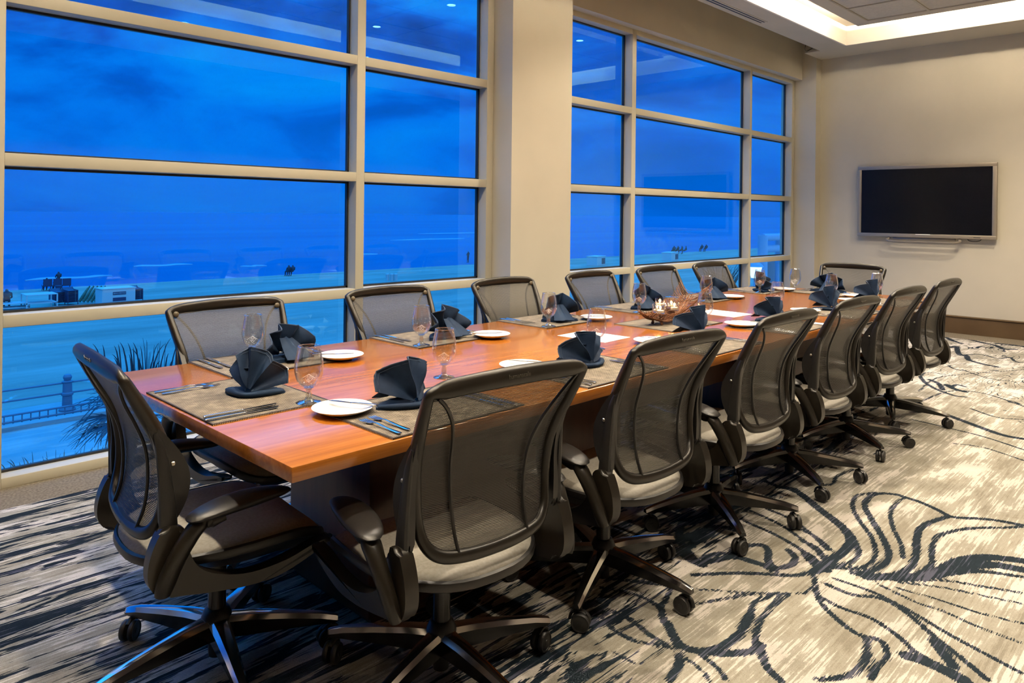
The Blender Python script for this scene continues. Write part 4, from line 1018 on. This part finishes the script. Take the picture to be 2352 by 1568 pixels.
def lounge_stack(px, py, nst, label):
    p = onz(px, py, GZ)
    for k in range(nst):
        key = 'lounge'
        if key not in firsts:
            bm = nb(); P = [(-.55, .0, .42), (-.3, 0, .26), (0, 0, .20), (.35, 0, .22)]
            for a, b_ in zip(P, P[1:]):
                vs = [bm.verts.new(q_) for q_ in ((a[0], -.34, a[2]), (b_[0], -.34, b_[2]), (b_[0], .34, b_[2]), (a[0], .34, a[2]))]; bm.faces.new(vs)
            bmesh.ops.remove_doubles(bm, verts=bm.verts, dist=1e-4); bmesh.ops.solidify(bm, geom=list(bm.faces), thickness=.04)
            for y_ in (-.34, .34): sweep(bm, [(-.55, y_, .42), (-.3, y_, .26), (.35, y_, .22), (.35, y_, .0)], .03, 6)
            o_ = obj('beach_chair', bm, darkm, smooth=False); firsts[key] = o_
        else: o_ = firsts[key].copy(); COL.objects.link(o_)
        o_.location = (p.x, p.y, GZ + k * .082); o_.rotation_euler.z = rad(-80); tag(o_, (ORDN[nst - 1 - k] + ' ' + label), 'chair', 'stacked beach chairs')
lounge_stack(132, 700, 10, 'dark beach chair in the left of two stacks')
lounge_stack(162, 699, 11, 'dark beach chair in the right of two stacks')
lounge_stack(312, 692, 10, 'dark beach chair stacked right of the rental box')
UL = ['leftmost folded umbrella leaning on the rental box', 'second folded umbrella from the left leaning on the rental box', 'middle folded umbrella leaning on the rental box', 'second folded umbrella from the right leaning on the rental box', 'rightmost folded umbrella leaning on the rental box']
for k in range(5):
    p = onz(186 + 9 * k, 696, GZ); th = thing('folded_umbrella', UL[k], 'umbrella', (p.x, p.y, GZ), 0, 'folded umbrellas by the rental box')
    bm = nb(); sweep(bm, [(-.2, 0, .02), (.75, .4, 1.25)], .02, 6); obj('pole', bm, whitem, th)
    bm = nb(); sweep(bm, [(-.1, .05, .12), (.1, .12, .4), (.45, .28, .9), (.7, .38, 1.2)], [(.10, .08), (.13, .1), (.10, .09), (.05, .04)], 7, sub=3); obj('canopy', bm, greenm, th)

def person(name, loc, rz, label, seated=True, lean=0.0, group='people on the beach', s=1.0):
    """one continuous body grown over a skeleton with the skin modifier"""
    hip = .42 if seated else .92
    J = {'pel': (0, 0, hip), 'chest': (-.05 + lean, 0, hip + .38), 'neck': (-.04 + lean, 0, hip + .52), 'head': (-.01 + lean, 0, hip + .68),
         'shl': (-.05 + lean, .17, hip + .44), 'ell': (.02 + lean, .24, hip + .2), 'hdl': (.22 + lean, .16, hip + .12),
         'shr': (-.05 + lean, -.17, hip + .44), 'elr': (.02 + lean, -.24, hip + .2), 'hdr': (.22 + lean, -.16, hip + .12)}
    if seated: J.update(knl=(.42, .12, hip + .06), ftl=(.46, .12, .04), knr=(.42, -.12, hip + .06), ftr=(.5, -.12, .04), tol=(.6, .12, .03), tor=(.64, -.12, .03))
    else: J.update(knl=(.03, .10, .48), ftl=(.0, .11, .05), knr=(.05, -.10, .48), ftr=(-.02, -.11, .05), tol=(.16, .11, .03), tor=(.14, -.11, .03))
    Rr = dict(pel=.15, chest=.16, neck=.06, head=.11, shl=.07, ell=.045, hdl=.035, shr=.07, elr=.045, hdr=.035, knl=.075, ftl=.05, tol=.04, knr=.075, ftr=.05, tor=.04)
    E_ = [('pel', 'chest'), ('chest', 'neck'), ('neck', 'head'), ('chest', 'shl'), ('shl', 'ell'), ('ell', 'hdl'), ('chest', 'shr'), ('shr', 'elr'), ('elr', 'hdr'), ('pel', 'knl'), ('knl', 'ftl'), ('ftl', 'tol'), ('pel', 'knr'), ('knr', 'ftr'), ('ftr', 'tor')]
    kk = list(J); m_ = bpy.data.meshes.new('skeleton'); m_.from_pydata([J[k] for k in kk], [(kk.index(a), kk.index(b_)) for a, b_ in E_], [])
    o_ = bpy.data.objects.new('skeleton', m_); COL.objects.link(o_); o_.modifiers.new('skin', 'SKIN'); o_.modifiers.new('sub', 'SUBSURF').levels = 1
    for k, v_ in zip(kk, m_.skin_vertices[0].data): v_.radius = (Rr[k], Rr[k]); v_.use_root = (k == 'pel')
    bpy.context.view_layer.update(); me_ = bpy.data.meshes.new_from_object(o_.evaluated_get(bpy.context.evaluated_depsgraph_get()))
    bpy.data.objects.remove(o_); me_.name = name; me_.materials.clear(); me_.materials.append(skinm); me_.polygons.foreach_set('use_smooth', [True] * len(me_.polygons))
    b_ = bpy.data.objects.new(name, me_); COL.objects.link(b_); b_.location = loc; b_.rotation_euler.z = rz; b_.scale = (s, s, s)
    return tag(b_, label, 'person', group)
def camp_chair(px, py, label):
    p = onz(px, py, GZ); th = thing('camp_chair', label, 'chair', (p.x, p.y, GZ), rad(90), 'camp chairs on the sand')
    bm = nb(); box(bm, -.3, .3, -.32, .32, .36, .40); obj('seat', bm, darkm, th, smooth=False)
    bm = nb(); box(bm, -.34, -.29, -.32, .32, .4, 1.0); obj('backrest', bm, darkm, th, smooth=False)
    for a, b_ in (((-.3, -.3, 0), (.3, -.3, .5)), ((.3, -.3, 0), (-.3, -.3, .5)), ((-.3, .3, 0), (.3, .3, .5)), ((.3, .3, 0), (-.3, .3, .5))):
        bm = nb(); sweep(bm, [a, b_], .02, 6); obj('leg', bm, darkm, th)
    return p
p = camp_chair(107, 667, 'left dark camp chair near the waterline'); person('person', (p.x, p.y, GZ), rad(90), 'seated person in dark clothes in the left camp chair')
p = camp_chair(130, 666, 'middle dark camp chair near the waterline'); person('person', (p.x, p.y, GZ), rad(90), 'seated person in dark clothes in the middle camp chair')
person('person', (p.x + .35, p.y + .9, GZ), rad(100), 'standing person in dark clothes behind the middle camp chair', seated=False, s=.95)
p = camp_chair(151, 665, 'right empty camp chair near the waterline')
p = onz(134, 672, GZ); bm = nb(); lathe(bm, [(.0001, 0), (.2, 0), (.23, .5), (.25, .52), (.25, .6), (.0001, .62)], 16); tag(obj('beach_bin', bm, darkm, loc=(p.x, p.y, GZ)), 'small dark bin on the sand by the camp chairs', 'bin')
person('person', (P1.x - .1, P1.y + .1, GZ + .1), rad(80), 'person in black sitting on the low white bench at the left edge', s=1.25)
for k, px in enumerate((663, 672)):
    p = onz(px, 634, GZ); person('person', (p.x, p.y, GZ), rad(90), ['left person of the seated couple at the waterline', 'right person of the seated couple at the waterline'][k], s=1.1)
for k, px in enumerate((1548, 1557, 1566, 1575)):
    p = onz(px, 583, GZ); person('person', (p.x, p.y, GZ), rad(60 + 20 * k), ['first', 'second', 'third', 'fourth'][k] + ' person from the left in the far group behind the right window', s=1.35)
for k, px in enumerate((1612, 1622)):
    p = onz(px, 578, GZ); person('person', (p.x, p.y, GZ), rad(60), ['left', 'right'][k] + ' one of two far people at the shoreline', s=1.3)
p = onz(1075, 603, GZ); person('person', (p.x, p.y, GZ), rad(90), 'lone far person at the shore by the column', seated=False)
for k, px in enumerate((890, 900, 909)):
    p = onz(px, 644, GZ); bm = nb(); lathe(bm, [(.0001, 0), (.17, 0), (.19, .6), (.20, .62), (.19, .68), (.0001, .72)], 16)
    tag(obj('trash_barrel', bm, whitem, loc=(p.x, p.y, GZ)), ['left', 'middle', 'right'][k] + ' pale barrel of the trio on the sand', 'barrel', 'barrels on the sand')
for px, py, w_, lb in ((1369, 609, 1.3, 'white storage crate on the sand seen left of the second mullion'), (1539, 598, 1.5, 'white storage crate on the sand below the far group')):
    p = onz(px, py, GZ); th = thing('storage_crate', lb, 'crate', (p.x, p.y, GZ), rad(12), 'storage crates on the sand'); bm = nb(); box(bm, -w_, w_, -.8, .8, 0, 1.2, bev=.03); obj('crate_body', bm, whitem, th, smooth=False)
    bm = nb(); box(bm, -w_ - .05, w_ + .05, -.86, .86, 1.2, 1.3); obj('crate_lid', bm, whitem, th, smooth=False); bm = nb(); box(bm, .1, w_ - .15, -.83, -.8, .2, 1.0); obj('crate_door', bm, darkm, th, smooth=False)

# neighbouring pavilion frame and wall lantern seen through the last bay
fr = thing('pavilion_frame', 'pale tubular pavilion frame outside the last window bay', 'pavilion', (0, 0, 0))
a = onY(1760, 545, 9.0); b_ = onY(1795, 545, 9.0)
for y_ in (545, 572):
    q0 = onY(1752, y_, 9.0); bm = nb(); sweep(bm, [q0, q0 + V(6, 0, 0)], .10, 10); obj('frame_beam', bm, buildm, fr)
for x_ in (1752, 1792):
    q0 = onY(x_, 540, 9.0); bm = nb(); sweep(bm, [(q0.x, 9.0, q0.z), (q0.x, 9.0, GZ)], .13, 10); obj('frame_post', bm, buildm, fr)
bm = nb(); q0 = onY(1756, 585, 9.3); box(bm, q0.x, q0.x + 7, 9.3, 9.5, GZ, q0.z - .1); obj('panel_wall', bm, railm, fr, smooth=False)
lq = onY(1735, 622, 8.0); lt = thing('post_lantern', 'small glowing lantern outside the last window bay', 'lamp', (lq.x, lq.y, lq.z))
bm = nb(); lathe(bm, [(.10, -.16), (.15, .1)], 6, cap=True); obj('lantern_glass', bm, lampm, lt, smooth=False)
bm = nb(); lathe(bm, [(.20, .1), (.16, .15), (.06, .22), (.03, .28), (.0001, .30)], 8, cap=False); obj('lantern_cap', bm, buildm, lt)
bm = nb(); lathe(bm, [(.05, -.5), (.04, -.2), (.11, -.17)], 8, cap=True); sweep(bm, [(0, 0, -.4), (0, 0, GZ - lq.z)], .04, 8); obj('lantern_post', bm, buildm, lt)

# planting just below the windows
rp = random.Random(21)
def blades(name, px, py, Yd, n, h, spread, label, cat, m, droop=.3, w=.012, arch=0.0):
    p = onY(px, py, Yd); th = thing(name, label, cat, p); bm = nb()
    for k in range(n):
        a = rp.uniform(0, 6.28); r0 = rp.uniform(0, spread); L_ = h * rp.uniform(.55, 1.1); dx, dy = math.cos(a), math.sin(a); dr = rp.uniform(.1, 1) * droop
        P = [(dx * r0, dy * r0 * .5, 0), (dx * (r0 + dr * L_ * .25), dy * (r0 * .5 + dr * L_ * .25), L_ * .45), (dx * (r0 + dr * L_ * .7), dy * (r0 * .5 + dr * L_ * .7), L_ * (.85 - arch * dr * .5)), (dx * (r0 + dr * L_ * 1.15), dy * (r0 * .5 + dr * L_ * 1.15), L_ * (1.0 - arch * dr))]
        sweep(bm, P, [(w, w * .3), (w * .8, w * .25), (w * .5, w * .2), (w * .1, w * .1)], 4, sub=2, caps=False)
    obj('foliage', bm, m, th)
    return th
blades('dune_grass', 335, 885, 7.5, 46, .40, .40, 'tuft of dark dune grass rising behind the near end of the table', 'plant', grassm, .35, .010)
blades('dune_grass', 125, 1105, 6.4, 90, .20, .55, 'tuft of dune grass at the foot of the left window', 'plant', grassm, .5, .008)
blades('dune_grass', 30, 1110, 6.4, 50, .12, .35, 'low dune grass at the far left foot of the window', 'plant', grassm, .5, .008)
blades('dune_grass', 1655, 690, 9.0, 90, .9, .5, 'tuft of dune grass seen behind the farthest window-side chairs', 'plant', grassm, .5, .014)
def palm(px, py, Yd, r_, label):
    p = onY(px, py, Yd); th = thing('fan_palm', label, 'palm', p)
    bm = nb(); sweep(bm, [(0, 0, -.1), (0.05, 0, -1.5), (0, 0, GZ - p.z)], .10, 8, sub=3); obj('trunk', bm, palmm, th)
    for f_ in range(11):
        a = f_ * 2 * math.pi / 11 + rp.uniform(-.2, .2); el = rp.uniform(-.5, .9); d0 = V(math.cos(a) * math.cos(el), math.sin(a) * math.cos(el), math.sin(el)); tip = d0 * r_ * .55; bm = nb()
        sweep(bm, [(0, 0, 0), tip], .012, 5); sd = d0.cross(V(0, 0, 1)).normalized()
        for j in range(19):
            b2 = -1.35 + 2.7 * j / 18; d1 = (d0 * math.cos(b2) + sd * math.sin(b2)); L_ = r_ * .75 * rp.uniform(.75, 1.05)
            sweep(bm, [tip, tip + d1 * L_ * .55 + V(0, 0, -.02), tip + d1 * L_ + V(0, 0, -.14 * rp.uniform(.3, 1.6))], [(.004, .013), (.004, .012), (.001, .002)], 4, sub=2, caps=False, up=(0, 0, 1))
        obj('frond', bm, palmm, th)
palm(325, 950, 8.0, .56, 'dark fan palm crown outside the left window behind the near chair')
